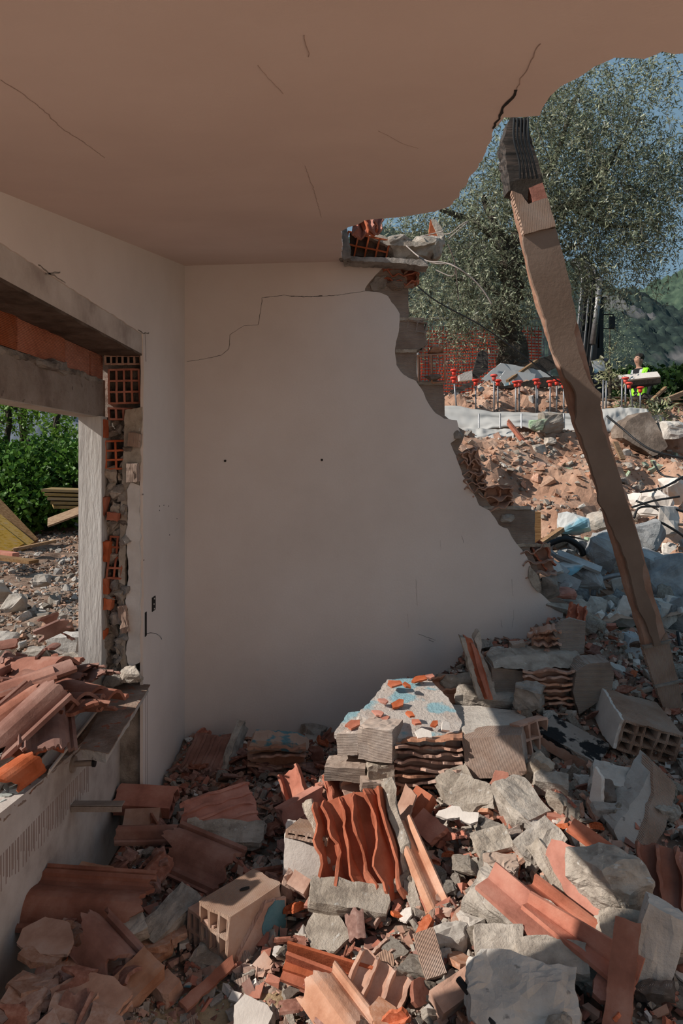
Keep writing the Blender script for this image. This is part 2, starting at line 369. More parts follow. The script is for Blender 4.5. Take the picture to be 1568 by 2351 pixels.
def rooftile(W=.23, L=.4, seed=1, u0=0., u1=1., j0=.0, j1=.0, hs=1., t=.012, nu=36, nv=6, skew=0.):
    def f(u, v):
        uu = u0+(u1-u0)*u; a = -L/2+j0*L*abs(fr(uu*3, 0, 0, 1, seed, 4))*1.4; b = L/2-j1*L*abs(fr(uu*3, 7, 0, 1, seed+2, 4))*1.4-skew*L*u
        return ((uu-(u0+u1)/2)*W, a+(b-a)*v, prof(uu)*hs)
    return sheet(f, nu, nv, t)

def hfun(keys, p=1.6, soft=.03):
    K = np.array(keys, float)
    def f(x, y):
        d2 = (K[:,0]-x)**2+(K[:,1]-y)**2+soft; w_ = d2**-p
        return float((w_*K[:,2]).sum()/w_.sum())
    return f
# height of the rubble heap inside (metres, the tiles of the floor lie at -0.15)
G0 = hfun([(-1,1.6,.17),(-1,2.06,.16),(-.7,1.8,.14),(-1,2.6,.08),(-1,3,.03),(-.9,3.5,.02),(-.85,3.98,.04),(-.4,3.98,.02),(0,3.98,.04),(.25,3.98,.12),
     (-.35,1.95,.04),(-.5,2.2,.05),(-.2,1.75,.05),(-.1,2.1,.08),(-.6,2.6,.06),(-.3,2.7,.05),(-.5,3.2,.04),(-.2,3.1,.07),(-.1,3.6,.06),
     (.05,2.4,.13),(.05,2.0,.10),(.3,2.0,.17),(.3,2.4,.19),(.2,2.8,.16),(.15,3.2,.18),(.5,1.8,.20),(.5,2.2,.22),(.55,2.6,.22),(.5,2.9,.20),(.5,3.3,.32),(.5,3.7,.42),(.4,3.98,.40),
     (.8,1.8,.24),(.85,2.2,.27),(.9,2.6,.28),(.95,3.0,.30),(.9,3.4,.42),(.9,3.8,.55),(.95,4.05,.60),(1.25,2.0,.30),(1.3,2.5,.32),(1.35,2.95,.27),(1.4,3.15,.34),(1.4,3.5,.50),(1.3,4.0,.72),(1.7,3.0,.32),(1.8,3.6,.48),(1.8,4.2,.62),(2.4,3.,.3),(2.4,4,.5),(0,1.2,.1),(1,1.2,.2),(-1,1.2,.15)], 2.0, .01)
def G(x, y): return G0(x, y)
# ground outside: earth bank and rubble to the right, yard to the left
D0 = hfun([(-1.2,4.3,.42),(0,4.5,.5),(.6,4.4,.6),(1.0,5.0,1.0),(.9,5.4,1.35),(1.05,5.9,1.66),(1.1,6.4,1.80),(1.5,5.2,1.0),(1.7,5.6,1.30),(1.9,6.1,1.58),(1.6,6.6,1.80),(2.3,6.6,1.66),
     (2.0,5.1,.90),(2.2,4.6,.72),(1.6,4.4,.66),(2.7,5.2,.95),(2.9,6.0,1.30),(3.4,6.6,1.60),(2.6,4.4,.62),(3.3,5,.9),(3.5,4.2,.7),(1.1,7.2,1.90),(2.2,7.2,1.92),(3.4,7.4,2.00),
     (1.3,8.3,2.38),(1.9,8.4,2.52),(2.5,8.5,2.50),(3.2,8.3,2.30),(3.9,8.3,2.22),(4.6,8.2,2.15),(0,8,1.9),(0,6.5,1.5),(-1.2,8,.6),(0,10,1.65),(2,10,1.7),(4,10.4,1.7),(6,10,1.6),(2,13,1.9),(5,13,1.95),(6,15,2.0),(4,15,2.0),(8,14,2.0),(2,16,1.9),(0,13,1.7),(-1.2,13,.8),(6,7,1.8),(6,5,1)], 2.2, .03)
YARD = hfun([(-1.3,1,.30),(-1.3,3,.34),(-1.3,4,.42),(-2.5,4,.40),(-3,6,.46),(-4,8,.55),(-5,10,.68),(-3,10,.66),(-7,12,.8),(-3,13,.8),(-6,5,.45),(-4,2,.3),(-1.3,8,.6),(-1.9,4.6,.50)], 1.8, .2)
def D(x, y): return D0(x, y) if x > -1.2 else YARD(x, y)
def hit(px, py, up=0., f=None, y0=1.4, y1=4.6):       # where the heap, raised by `up`, is met along a line of sight
    f = f or G; y = y0
    while y < y1:
        p = P(px, py, y)
        if p.z <= f(p.x, y)+up: return p
        y += .01
    return P(px, py, y1)

# ------------------------------------------------------------ pieces given by the corners where they stand
def fr4(A, B, C, Dd):                                 # frame from front-top-left, front-top-right, front-bottom-left, back-top-left
    a, b, c, d = [P(*q) if len(q) == 3 and q[0] > 20 else V(q) for q in (A, B, C, Dd)]
    y = (d-a).normalized(); x = (b-a); x = (x-y*x.dot(y)).normalized(); z = x.cross(y)
    W, Hh, L = (b-a).dot(x), abs((a-c).dot(z)), (d-a).length
    if (a-c).dot(z) < 0: z = -z; x = x
    m = Matrix(((x.x,y.x,z.x,0),(x.y,y.y,z.y,0),(x.z,y.z,z.z,0),(0,0,0,1)))
    m.translation = a+x*W/2-z*Hh/2+y*L/2
    return m, W, Hh, L
def facing(pts, Yf, t, step=.012, amp=.004, seed=1, dy=0.):      # a standing broken plate, outline seen from the front, with thickness
    if not callable(Yf): c0 = Yf; Yf = lambda py: c0
    w3 = [P(a, b, Yf(b)) for a, b in pts]
    zs = [v.z for v in w3]; za, zb = min(zs), max(zs)
    ya = sum(v.y for v in w3 if v.z < za+.2*(zb-za)+1e-6)/max(1, sum(1 for v in w3 if v.z < za+.2*(zb-za)+1e-6))
    yb = sum(v.y for v in w3 if v.z > zb-.2*(zb-za)-1e-6)/max(1, sum(1 for v in w3 if v.z > zb-.2*(zb-za)-1e-6))
    vs, fs = plate([(v.x, v.z) for v in w3], t, step, amp, seed)
    out = []
    for v in vs:
        k = (v.y-za)/max(zb-za, 1e-6); out.append(V((v.x, ya+(yb-ya)*k+t/2-v.z+dy, v.y)))
    return out, [tuple(reversed(f)) for f in fs]
def origin_to(o, c=None):                             # put the object's origin at its mesh's centre
    me = o.data; cs = [v.co for v in me.vertices]; c = sum(cs, V())/len(cs) if c is None else V(c)
    me.transform(Matrix.Translation(-c)); o.location = V(o.location)+c; return o
def root_at(name, c, *a):
    return empty(name, c)
def child(name, shape, m, parent, idx=None, smooth=False):      # shape in world coordinates -> child mesh with local coordinates
    mi = parent.matrix_basis.inverted() if parent else Matrix()
    if parent and parent.parent: mi = (parent.parent.matrix_basis @ parent.matrix_basis).inverted()
    me = recalc(mesh(name, [mi@V(v) for v in shape[0]], shape[1], m, idx, smooth))
    return ob(name, me, parent)
def solo(name, shape, m, label, cat, group=None, smooth=False, kind=None):
    me = recalc(mesh(name, shape[0], shape[1], m, None, smooth)); o = ob(name, me); origin_to(o)
    return tag(o, label, cat, group, kind)

# ------------------------------------------------------------ the room
XL, YB, YJ = -.9, 4.0, 3.16
def zc(x, y): return 2.725+.1907*(max(y, .3)-4)+.028*(x+.9)
def onceil(px, py):
    Y = .3874/((1060-py)/1600-.1907-.028*(px-784)/1600); return ((px-784)/1600*Y, Y)
fl = recalc(mesh('floor', *box(-1.25, 3.6, -1.6, 4.2, -.3, -.15), 'bed')); struct('floor', fl)
struct('ground', recalc(mesh('ground', *box(-14, 9, -12, .95, -.35, -.16), 'bounceground')))  # pale ground added out of view to bounce sunlight into the room
struct('bounce_wall', recalc(mesh('bounce_wall', *box(1.95, 2.15, -5, 1.3, -.15, 3.1), 'bouncewall')))  # wall added out of view, throws warm sunlight back into the room

HOLE = [(785,599),(781,585),(786,560),(783,532),(800,522),(822,515),(838,506),(870,502),(905,500),(950,494),(1000,485),(1032,474),(1040,466),(1052,452),(1058,436),(1072,424),(1080,404),(1094,390),(1108,360),(1118,338),(1130,318),(1137,297),(1158,270),(1205,268),(1236,266),(1247,248),(1262,222),(1290,198),(1330,178),(1362,152),(1398,136),(1412,131),(1450,132),(1478,134),(1500,128),(1522,118),(1552,124),(1568,122),(1640,120),(1720,60)]
hp = [onceil(*q) for q in HOLE]
cpoly = [(-.9,4.02),(0.003,4.02)]+[(max(x,0) if y > 3 else x, min(y,4.02)) for x, y in hp]+[(3.3,.72),(3.3,.64),(-1.2,.64),(-1.2,4.02)]
def raised(shape, dz):
    return [V((v.x, v.y, zc(v.x, v.y)+dz+v.z)) for v in shape[0]], shape[1]
def ceil_mesh(pts, t, dz, seed, m, step=.03, amp=.006):
    o = ragged(pts, step, amp, seed, rough=lambda a, b: a.x > -.01 and b.x > -.01 and a.y > .72 and b.y > .72 and a.x < 3 and b.x < 3)
    bm = bmesh.new(); vb = [bm.verts.new((x, y, 0)) for x, y in o]; bm.faces.new(vb)
    bmesh.ops.triangulate(bm, faces=bm.faces)
    r = bmesh.ops.extrude_face_region(bm, geom=bm.faces); 
    for v in [g for g in r['geom'] if isinstance(g, bmesh.types.BMVert)]: v.co.z += t
    bmesh.ops.recalc_face_normals(bm, faces=bm.faces)
    for v in bm.verts: v.co.z += zc(v.co.x, v.co.y)+dz
    me = bpy.data.meshes.new('ceiling'); bm.to_mesh(me); bm.free(); me.materials.append(M[m]); return me
ceil = struct('ceiling', ceil_mesh(cpoly, .018, 0, 3, 'ceiling'))
inner = [(x, y) for x, y in cpoly]
def shrink(p):
    x, y = p
    if x < -.01 or x > 3: return p
    d = V((-.6-x, .6-y)).normalized()*.03 if y < 3.2 else V((-.03, 0)); return (x+d.x, y+d.y)
slab = ob('ceiling_slab', ceil_mesh([shrink(p) for p in cpoly], .2, .018, 5, 'dusty', .04, .02), ceil)
def crack(pts, wd, parent, nrm, m='blackgap', name='crack', seed=0):
    pts = [V(p) for p in pts]; fine = []
    for a, b in zip(pts, pts[1:]):
        n = max(2, int((b-a).length/.012))
        for i in range(n):
            p = a.lerp(b, i/n); q = .004*V((nz(p.x,p.y,p.z,45,seed), nz(p.x,p.y,p.z,45,seed+4), nz(p.x,p.y,p.z,45,seed+8)))
            fine.append(p+q-nrm*q.dot(nrm))
    fine.append(pts[-1]); vs, fs = [], []
    for i, p in enumerate(fine):
        d = (fine[min(i+1,len(fine)-1)]-fine[max(i-1,0)]).normalized(); s = d.cross(nrm).normalized()
        ww = wd*(.35+.9*abs(nz(i*.31, seed, 0, 1, 2)))*.5
        vs += [p+s*ww+nrm*.0008, p-s*ww+nrm*.0008, p-nrm*.002]
    for i in range(len(fine)-1):
        a = i*3; fs += [(a,a+3,a+4,a+1),(a,a+2,a+5,a+3),(a+1,a+4,a+5,a+2)]
    return child(name, (vs, fs), m, parent)
def cpt(px, py): x, y = onceil(px, py); return (x, y, zc(x, y))
M['faintcrack'] = mat('faint_crack', [(.26,.18,.15),(.30,.21,.18)], 9, .9, 0, vary=0)
M['haircrack'] = mat('hairline_crack', [(.38,.28,.235),(.42,.31,.26)], 9, .9, 0, vary=0)
dn = V((0,.19,-1)).normalized()
crack([cpt(0,182), cpt(50,212), cpt(110,262), cpt(150,300), cpt(205,335), cpt(240,362)], .003, ceil, dn, 'haircrack')
crack([cpt(1240,100), cpt(1205,165), cpt(1186,205)], .002, ceil, dn, 'haircrack', seed=8)
crack([cpt(1186,205), cpt(1176,225), cpt(1152,245), cpt(1148,268), cpt(1132,295)], .009, ceil, dn, seed=3)
crack([cpt(695,80), cpt(708,130)], .0015, ceil, dn, 'haircrack', seed=6); crack([cpt(700,380), cpt(722,440), cpt(738,500)], .0015, ceil, dn, 'haircrack', seed=7)
crack([cpt(590,150), cpt(650,215)], .0012, ceil, dn, 'haircrack', seed=9); crack([cpt(870,300), cpt(925,330), cpt(960,340)], .002, ceil, dn, 'haircrack', seed=11)

# back wall: plaster sheet, and the hollow-brick core that sticks out past it
def bw(px, py, Y=4.0): p = P(px, py, Y); return (p.x, p.z)
PL = [(898,603),(868,625),(850,645),(838,662),(838,668),(872,671),(890,680),(906,700),(918,720),(915,760),(907,800),(910,838),(925,860),(955,874),(972,900),(985,930),(1000,948),(1020,960),(1048,965),(1056,990),(1050,1008),(1034,1018),(1046,1045),(1062,1090),(1080,1120),(1100,1160),(1125,1172),(1145,1205),(1165,1214),(1180,1240),(1205,1270),(1218,1298),(1216,1330),(1235,1358),(1265,1384),(1292,1400),(1292,1430)]
base = [(-1.2, 2.72), (-1.2, -.15)]
wallb = struct('wall_back', None)
wallb.location = (0, YB, 0)
def vpl(pts, y0, t, seed, step, amp, rough=None):     # upright plate in the XZ plane, front face at y0
    o = ragged(pts, step, amp, seed, rough=rough); k = len(o); tr = tess(o)
    return [V((x, y0, z)) for x, z in o]+[V((x, y0+t, z)) for x, z in o], tr+[(a+k,c+k,b+k) for a,b,c in tr]+[(i,(i+1)%k,(i+1)%k+k,i+k) for i in range(k)]
edge = [bw(*q) for q in PL]
rg = lambda a, b: a.x > .1 and b.x > .1 and a.y > .3
child('plaster', vpl([(-.9,-.15),(-.9,2.735)]+[(.28,2.76)]+edge[1:]+[(1.25,.6),(1.2,-.15)], YB, .016, 4, .02, .005, rg), 'wall', wallb)
CORE = [(915,612),(935,650),(937,668),(937,733),(972,735),(976,758),(982,790),(957,806),(956,846),(960,880),(1018,882),(1020,955),(1068,990),(1060,1015),(1052,1030),(1062,1040),(1078,1085),(1090,1115),(1110,1135),(1130,1165),(1219,1168),(1219,1250),(1215,1260),(1232,1295),(1240,1330),(1262,1360),(1300,1385),(1345,1400)]
child('brick_core', vpl([(-.9,-.15),(-.9,2.72),(.3,2.72)]+[bw(a,b,4.02) for a,b in CORE]+[(1.5,.6),(1.5,-.15)], YB+.016, .15, 6, .03, .006, rg), 'ribbed_z', wallb)
up = V((0,-1,0))
def bp(px, py): return P(px, py, YB)
crack([bp(430,830), bp(470,824), bp(508,816), bp(526,800), bp(528,768), bp(560,748), bp(592,746), bp(598,715), bp(602,684), bp(650,678), bp(700,682), bp(745,680), bp(790,676), bp(838,668)], .003, wallb, up)
crack([bp(668,680), bp(710,681), bp(740,679)], .005, wallb, up, seed=5)
for px, py in ((517,1058), (739,1056)):
    p = bp(px, py); child('nail_hole', tube([p+V((0,.003,0)), p-V((0,.004,0))], .007, 10), 'blackgap', wallb)
for a, b, ww in (((935,1410),(938,1440),.001),((955,1330),(958,1390),.0012),((1175,1330),(1178,1368),.0012),((1180,1400),(1176,1440),.0012),((960,1455),(1000,1470),.002),((1060,1230),(1064,1246),.002),((985,1468),(996,1474),.004),((1150,1422),(1153,1440),.0012),((1010,1240),(1012,1262),.001)):
    crack([bp(*a), bp(*b)], ww, wallb, up, name='scratch', seed=a[0])
for x0_, y_, x1_ in ((914,733,975),(908,806,957),(930,880,1018),(1110,1166,1219),(1150,1252,1262)):
    child('mortar_joint', xf(sheet(lambda u, v: ((u-.5)*(x1_-x0_)/400, .004*nz(u*9,v,0,1,y_), (v-.5)*.018+.004*nz(u*12,0,0,1,y_)), 24, 2, .012), P((x0_+x1_)/2, y_, YB+.012)), 'mortar', wallb)
# torn hollow bricks in the broken edge
def edgebrick(A, B, C, Dd, nx, nk, m, seed, j0=.03, par=wallb, name='brick', drop=(), j1=.0):
    mt, W, Hh, L = fr4(A, B, C, Dd); s = hollow(W, Hh, L, nx, nk, seed, j0, j1, drop=drop)
    return child(name, ([mt@v for v in s[0]], s[1]), m, par)
def lump(px, py, Y, sx, sy, sz, m, seed, par, name='mortar', rot=(0,0,0), n=14):
    s = rock(sx, sy, sz, seed, n, 2, .09, .6); return child(name, xf(s, P(px,py,Y), rot), m, par)
def fancomb(c, W, L, n, h, rot, m, seed, par, name='brick_webs', **k):
    s = comb(W, L, n, h, seed, **k); return child(name, xf(s, c, rot), m, par)
edgebrick((937,733,4.0),(982,740,4.0),(937,803,4.0),(937,733,4.14), 2, 3, 'ribbed_z', 3)
edgebrick((957,815,3.99),(1022,812,4.02),(957,882,3.99),(960,815,4.16), 2, 1, 'dusty', 5, .03)
lump(992,868,4.0,.10,.1,.04,'ribbed_z',6,wallb,'brick')
lump(1000,805,4.05,.09,.12,.05,'dusty',7,wallb,'brick')
for k,(cx_,cy_,ww,hh,rz) in enumerate([(915,632,.22,.09,0),(1075,1062,.13,.13,-20),(1130,1140,.22,.11,0),(1085,1108,.15,.08,-10),(1228,1290,.20,.15,-30)]):
    c = P(cx_, cy_, 4.03)
    fancomb(c+V((0,.06,0)), ww, hh*1.1, 4, .10, (90, rz if k in (1,4) else 0, 0), 'dusty' if k != 4 else 'orange', 20+k, wallb, jag=.5, wavy=.02)
    fancomb(c+V((.01,.03,0)), hh, ww, 3, .09, (90, 90+rz*.4, 0), 'dusty' if k else 'orange', 40+k, wallb, jag=.5, wavy=.03, t=.007)
child('brick', xf(chunk(.19,.15,.195,9,5,.02), P(1183,1208,4.09)), 'ribbed_z', wallb)
lump(1052,998,4.0,.06,.06,.05,'mortar_side',11,wallb); lump(1165,1190,3.995,.08,.04,.05,'mortar',12,wallb,'loose_plaster')
child('loose_plaster', facing([(1216,1300),(1236,1322),(1243,1350),(1238,1362),(1222,1345),(1213,1325)], 3.985, .012, .01, .004, 3), 'mortar', wallb)
lump(1300,1392,4.05,.28,.16,.07,'mortar',13,wallb); lump(1260,1350,4.05,.12,.14,.16,'mortar_side',14,wallb); lump(1290,1362,4.07,.16,.12,.06,'orange',15,wallb,'brick')
child('tile_back', facing([(805,535),(890,552),(890,590),(806,590)], 3.97, .03, .02, .004, 3), 'mortar_side', rb) if 0 else None
lump(870,652,4.02,.10,.06,.09,'mortar_side',16,wallb); lump(905,655,4.0,.12,.08,.05,'ribbed_z',17,wallb,'brick'); lump(935,655,4.02,.08,.08,.03,'dusty',18,wallb,'brick')
# remnant of the ring beam on the wall head, with an orange hollow ceiling tile in it
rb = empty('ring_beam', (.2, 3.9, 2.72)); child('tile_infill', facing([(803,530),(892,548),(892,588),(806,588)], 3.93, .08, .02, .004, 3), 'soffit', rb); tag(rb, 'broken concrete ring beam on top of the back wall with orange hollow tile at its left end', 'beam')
edgebrick((798,530,3.86),(897,552,3.90),(803,592,3.86),(798,530,4.02), 4, 2, 'orange', 31, .02, rb, 'ceiling_tile')
for k,(a,b,w_,h_) in enumerate([(915,572,.14,.13),(945,575,.16,.13),(978,572,.15,.13),(1000,575,.07,.13)]): lump(a,b,3.95+.02*k,w_,.16,h_,'mortar',50+k,rb,'concrete',n=22)
child('concrete', facing([(790,598),(905,603),(985,612),(980,596),(895,592),(800,588)], 3.85, .12, .01, .005, 8), 'mortar_side', rb)
child('concrete', facing([(845,528),(900,548),(960,556),(1000,556),(960,566),(890,562),(845,545)], 3.88, .12, .01, .005, 9), 'mortar', rb)
child('concrete', facing([(782,525),(795,522),(803,560),(806,592),(790,596),(778,590),(788,575),(779,562),(786,548)], 3.8, .06, .008, .005, 10), 'mortar_side', rb)
for k,(a,b,r_) in enumerate([(822,525,20),(842,518,-10),(858,514,15)]): child('torn_tile', xf(comb(.06,.12,2,.05,60+k,jag=.4), P(a,b,3.6), (70,r_,30)), 'orange', rb)
child('upright_tile', facing([(989,503),(985,535),(1003,560),(1012,560),(1003,525)], 3.95, .05, .01, .003, 5), 'orange_rib', rb)
child('upright_mortar', facing([(989,503),(1000,503),(1018,530),(1023,560),(1012,565),(1003,535)], 3.94, .07, .01, .005, 6), 'mortar', rb)
def wire(name, px, r, m, label, cat='wire', group=None, par=None, n=6):
    s = tube(smooth_path([P(*q) for q in px], 7), r, n)
    if par: return child(name, s, m, par, smooth=True)
    return solo(name, s, m, label, cat, group, True)
wire('steel_wire', [(930,562,3.9),(960,588,3.7),(985,600,3.6),(1020,603,3.55),(1050,615,3.5),(1085,640,3.5),(1110,668,3.5),(1130,700,3.5)], .0035, 'wire', 'grey wire hanging off the broken ring beam towards the olive tree')
wire('steel_wire', [(960,590,3.7),(1000,605,3.6),(1040,607,3.6),(1045,625,3.7),(1035,634,3.75),(1000,620,3.8)], .003, 'wire', 'short looped wire under the end of the ring beam')
wire('steel_wire', [(955,545,3.95),(1000,535,3.9),(1018,530,3.85)], .003, 'wire', 'short straight wire reaching the upright orange tile')
wire('steel_wire', [(1015,538,3.9),(1035,535,3.85),(1060,515,3.8),(1075,508,3.8),(1062,520,3.8),(1030,548,3.85)], .0028, 'wire', 'bent wire hook right of the upright orange tile')
wire('steel_wire', [(1028,560,3.9),(1040,590,3.9),(1047,620,3.9),(1050,660,3.9),(1053,690,3.9)], .003, 'rust', 'thin brown wire hanging straight down below the ring beam')

# left wall with its torn-out window
wl = struct('wall_left', None); wl.location = (XL, 3.6, 0)
def xpl(pts, x0, t, seed=1, step=.03, amp=.004, rough=None):        # upright plate in the YZ plane; its inner face at x0, thickness outward
    s = vpl(pts, 0, t, seed, step, amp, rough); return [V((x0-v.y, v.x, v.z)) for v in s[0]], s[1]
hd = 2.178
child('plaster', xpl([(.9,zc(-.9,.9)+.02),(4.05,zc(-.9,4.05)+.02),(4.05,-.15),(YJ,-.15),(YJ,.6),(YJ+.01,1.0),(YJ,1.5),(YJ+.01,2.0),(YJ,hd),(1.30,hd),(1.30,-.15),(.9,-.15)], XL, .014, 2, .025, .004,
    lambda a, b: abs(a.y-hd) < .02 and abs(b.y-hd) < .02 or (abs(a.x-YJ) < .02 and abs(b.x-YJ) < .02 and a.y > .62)), 'wall', wl)
child('wall_core', join(box(-1.2,-.914,YJ+.10,4.02,-.15,2.75), box(-1.2,-.914,YJ+.03,YJ+.11,-.15,.62), box(-1.2,-.914,.9,1.30,-.15,2.12)), 'mortar_side', wl)
child('wall_core', join(([V((-.914-(.286 if i%2 else 0), y, z)) for y, z in ((1.2,hd-.0),(3.2,hd),(4.02,hd),(4.02,2.75),(1.2,2.2)) for i in (0,1)],
      [(0,2,4,6,8),(1,9,7,5,3),(0,1,3,2),(2,3,5,4),(4,5,7,6),(6,7,9,8),(8,9,1,0)])), 'mortar_side', wl)
lint = child('lintel', join(box(-1.2,-.906,1.2,3.3,2.09,hd+.004)), 'wall_stained', wl)
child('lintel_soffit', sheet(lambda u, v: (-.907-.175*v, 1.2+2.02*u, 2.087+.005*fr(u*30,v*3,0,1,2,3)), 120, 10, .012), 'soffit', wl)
# orange bricks over the outer beam
xb = -1.085; br = [(3.18,3.02),(3.01,2.74),(2.735,2.33),(2.325,1.95),(1.945,1.5)]
for k,(a,b) in enumerate(br):
    o = child('brick', box(xb-.10,xb,b+.004,a-.004,1.97,2.088) if k not in (0,1) else box(xb-.10,xb-.003,b+.004,a-.004,1.97,2.082), 'orange_rib', wl)
child('mortar_bed', sheet(lambda u,v: (xb-.05+.055*v, 1.4+1.75*u, 1.962+.012*fr(u*40,v*4,0,1,4,4)+.012*fr(u*9,0,0,1,8,2)), 160, 6, .02), 'mortar_side', wl)
lumpf = child('mortar', xf(rock(.05,.3,.05,5,20,2,.1), (xb+.005, 2.6, 1.96)), 'mortar_side', wl)
child('outer_beam', join(chunk(.11,1,1.0,3,2,.0)) if False else box(xb-.105,xb,1.2,3.2,1.803,1.972), 'beam', wl)
child('outer_beam_underside', box(xb-.104,xb-.002,1.2,3.2,1.800,1.8035), 'concrete', wl)
# near side of the opening (behind the viewpoint) and the parapet below it
child('wall_core', box(-1.2,-.914,.9,1.45,-.15,1.81), 'concrete', wl)
child('parapet', ([V((x,y,z)) for x in (-1.012,-1.2) for y,z in ((1.3,-.15),(1.3,.60),(2.05,.56),(2.4,.52),(2.8,.49),(YJ+.02,.50),(YJ+.02,-.15))],
      [(0,1,2,3,4,5,6)[::-1],(7,8,9,10,11,12,13)]+[(i,(i+1)%7,(i+1)%7+7,i+7) for i in range(7)]), 'wall_stained', wl)
child('parapet_top', sheet(lambda u,v: (-1.013-.18*v, 1.4+1.7*u, .595-.11*min(1,(u*1.7+.1)/1.4)**.8+.006+.007*fr(u*30,v*6,0,1,9,4)), 110, 14, .02), 'bed', wl)
child('dirt_streaks', join(*[xf(box(-.0004,.0002,-.0022,.0022,-.5*h,.5*h),(-1.0118,y,z-h/2)) for y,h,z in [(1.9+i*.0125+.003*math.sin(i*2.1), .05+.06*abs(math.sin(i*1.7)), .44-.03*math.sin(i*.5)*0-.05*(i/70)) for i in range(72)]]), 'faintcrack', wl)
# the torn jamb: hollow brick ends, mortar lumps, shards
def JP(px, py, dy=0): return P(px, py, YJ+dy)
edgebrick((246,846,YJ-.01),(322,846,YJ-.01),(248,928,YJ-.01),(247.5,848,YJ+.12), 4, 3, 'orange', 61, .02, wl)
edgebrick((238,814,YJ-.03),(324,814,YJ-.03),(240,838,YJ-.03),(240,815,YJ+.1), 6, 1, 'dusty', 62, .03, wl)
edgebrick((248,935,YJ),(318,935,YJ),(250,965,YJ),(250,937,YJ+.12), 4, 1, 'orange', 63, .03, wl)
edgebrick((238,1010,YJ-.02),(290,1008,YJ-.02),(240,1080,YJ-.02),(241,1011,YJ+.12), 2, 3, 'orange', 64, .03, wl)
edgebrick((252,1230,YJ-.01),(290,1232,YJ-.01),(252,1330,YJ-.01),(253,1231,YJ+.12), 2, 4, 'orange', 65, .04, wl)
rr = random.Random(4)
for py in range(940, 1560, 9):
    for q in range(3):
        px = rr.uniform(244, 292); s = rr.uniform(.03,.075)
        if (1000 < py < 1085 and px < 285) or (1225 < py < 1335 and px > 255 and q) or py < 970: continue
        sh = rock(s, s*.8, s*rr.uniform(.6,1.3), py+q, 12, 2, .12, .6); child('mortar', xf(sh, JP(px, py, rr.uniform(-.005,.075)), (rr.uniform(0,360),)*3), 'mortar_side' if rr.random() < .6 else 'mortar', wl)
for (px,py,w_,h_) in ((240,985,.02,.08),(238,1170,.02,.12),(262,1185,.05,.035),(245,1265,.03,.09),(310,1010,.05,.06),(306,1085,.05,.08),(246,1345,.02,.07),(250,1385,.035,.05),(286,1420,.03,.12),(236,1455,.03,.04)):
    child('brick', xf(chunk(w_,.05,h_,px+py,4,.06), JP(px,py,-.015), (0,rr.uniform(-12,12),0)), 'orange' if px < 280 else 'ribbed', wl)
child('reveal_plaster', facing([(291,1125),(300,1108),(321,1115),(321,1522),(296,1535),(290,1500),(296,1440),(289,1380),(295,1300),(288,1230),(294,1180)], YJ-.012, .03, .012, .005, 5), 'white', wl)
child('reveal_mortar', facing([(286,940),(326,935),(322,1060),(318,1120),(296,1118),(290,1240),(284,1380),(292,1535),(278,1540),(272,1300),(280,1100),(284,1020)], YJ-.004, .03, .012, .006, 15), 'mortar', wl)
child('mortar', xf(rock(.10,.08,.07,7,18,2,.09,.6), JP(303,1548,-.05)), 'mortar', wl); child('mortar', xf(rock(.08,.12,.05,8,18,2,.09,.6), JP(262,1560,-.05)), 'mortar_side', wl)
def torn(pts, seed):
    crack([P(a,b,XL*1600/(a-784)) for a,b in pts], .008, wl, V((1,0,0)), 'mortar_side', 'torn_mesh', seed)
torn([(88,608),(110,625),(122,632),(150,650)], 3); torn([(105,628),(138,625)], 4); torn([(316,756),(328,766),(342,764)], 5); torn([(333,766),(334,800),(335,830)], 6)
# socket box, cable slot and conduit groove on the pier
def WP(px, py): return P(px, py, XL*1600/(px-784))
sk = WP(352,1386); so_ = solo('socket_box', box(XL-.001,XL+.004,sk.y-.028,sk.y+.028,sk.z-.033,sk.z+.033), 'blackgap', 'empty black socket box in the pier of the left wall', 'socket')
for dy, dz in ((0,.024),(0,-.024),(-.008,.0)): child('screw', xf(box(-.002,.002,-.003,.003,-.003,.003),(XL+.0055,sk.y+dy,sk.z+dz)), 'white', so_)
sl = WP(334,1433); solo('cable_slot', box(XL-.001,XL+.003,sl.y-.012,sl.y+.012,sl.z-.055,sl.z+.055), 'blackgap', 'narrow black cable slot chased into the left wall below the socket', 'slot')
wire('cable', [(336,1456,3.2),(345,1453,3.2),(358,1455,3.15),(368,1462,3.1),(371,1468,3.1)], .0015, 'black', 'thin black cable curling out of the wall slot')
for px in (334, 338): child('conduit_groove', xf(box(-.0003,.0008,-.0015,.0015,-.42,.42),(XL, WP(px,1600).y, .15)), 'faintcrack', wl)
for px, py in ((366,1162),(376,1160),(387,1162),(366,1172),(406,1191),(328,1135),(330,1286),(389,1228)):
    q = WP(px, py); child('nail_hole', xf(box(-.0003,.001,-.004,.004,-.003,.003), q), 'blackgap', wl)
# inner sill slab, broken off at the near end
sv = [P(190,1705,2.42), P(244,1718,2.40), P(342,1561,3.14), P(274,1583,3.16)]; zt = .575
sill = [(v.x+(0 if i else .0), v.y) for i, v in enumerate([P(188,1700,2.46), P(244,1716,2.42), P(341,1562,3.165), P(272,1585,3.2)])]
ss = plate([(sill[0][0],sill[0][1]),(sill[1][0],sill[1][1]),(sill[2][0],sill[2][1]),(sill[3][0],sill[3][1])], .032, .02, .003, 4)
zl = lambda y: .59+(y-2.42)*(-.0) 
ws = solo('window_sill', ([V((v.x, v.y, v.z+zl(v.y)-.02)) for v in ss[0]], ss[1]), 'concrete', 'dusty stone sill board broken off at its near end, against the pier', 'sill')
dust = plate([(s_[0]*1.0+.008*(-1)**(i in (0,3)), s_[1]) for i, s_ in enumerate(sill)], .004, .02, .004, 7)
child('dirt_layer', ([V((v.x, v.y, v.z+.575+.012-.001)) for v in dust[0]], dust[1]), 'bed', ws)
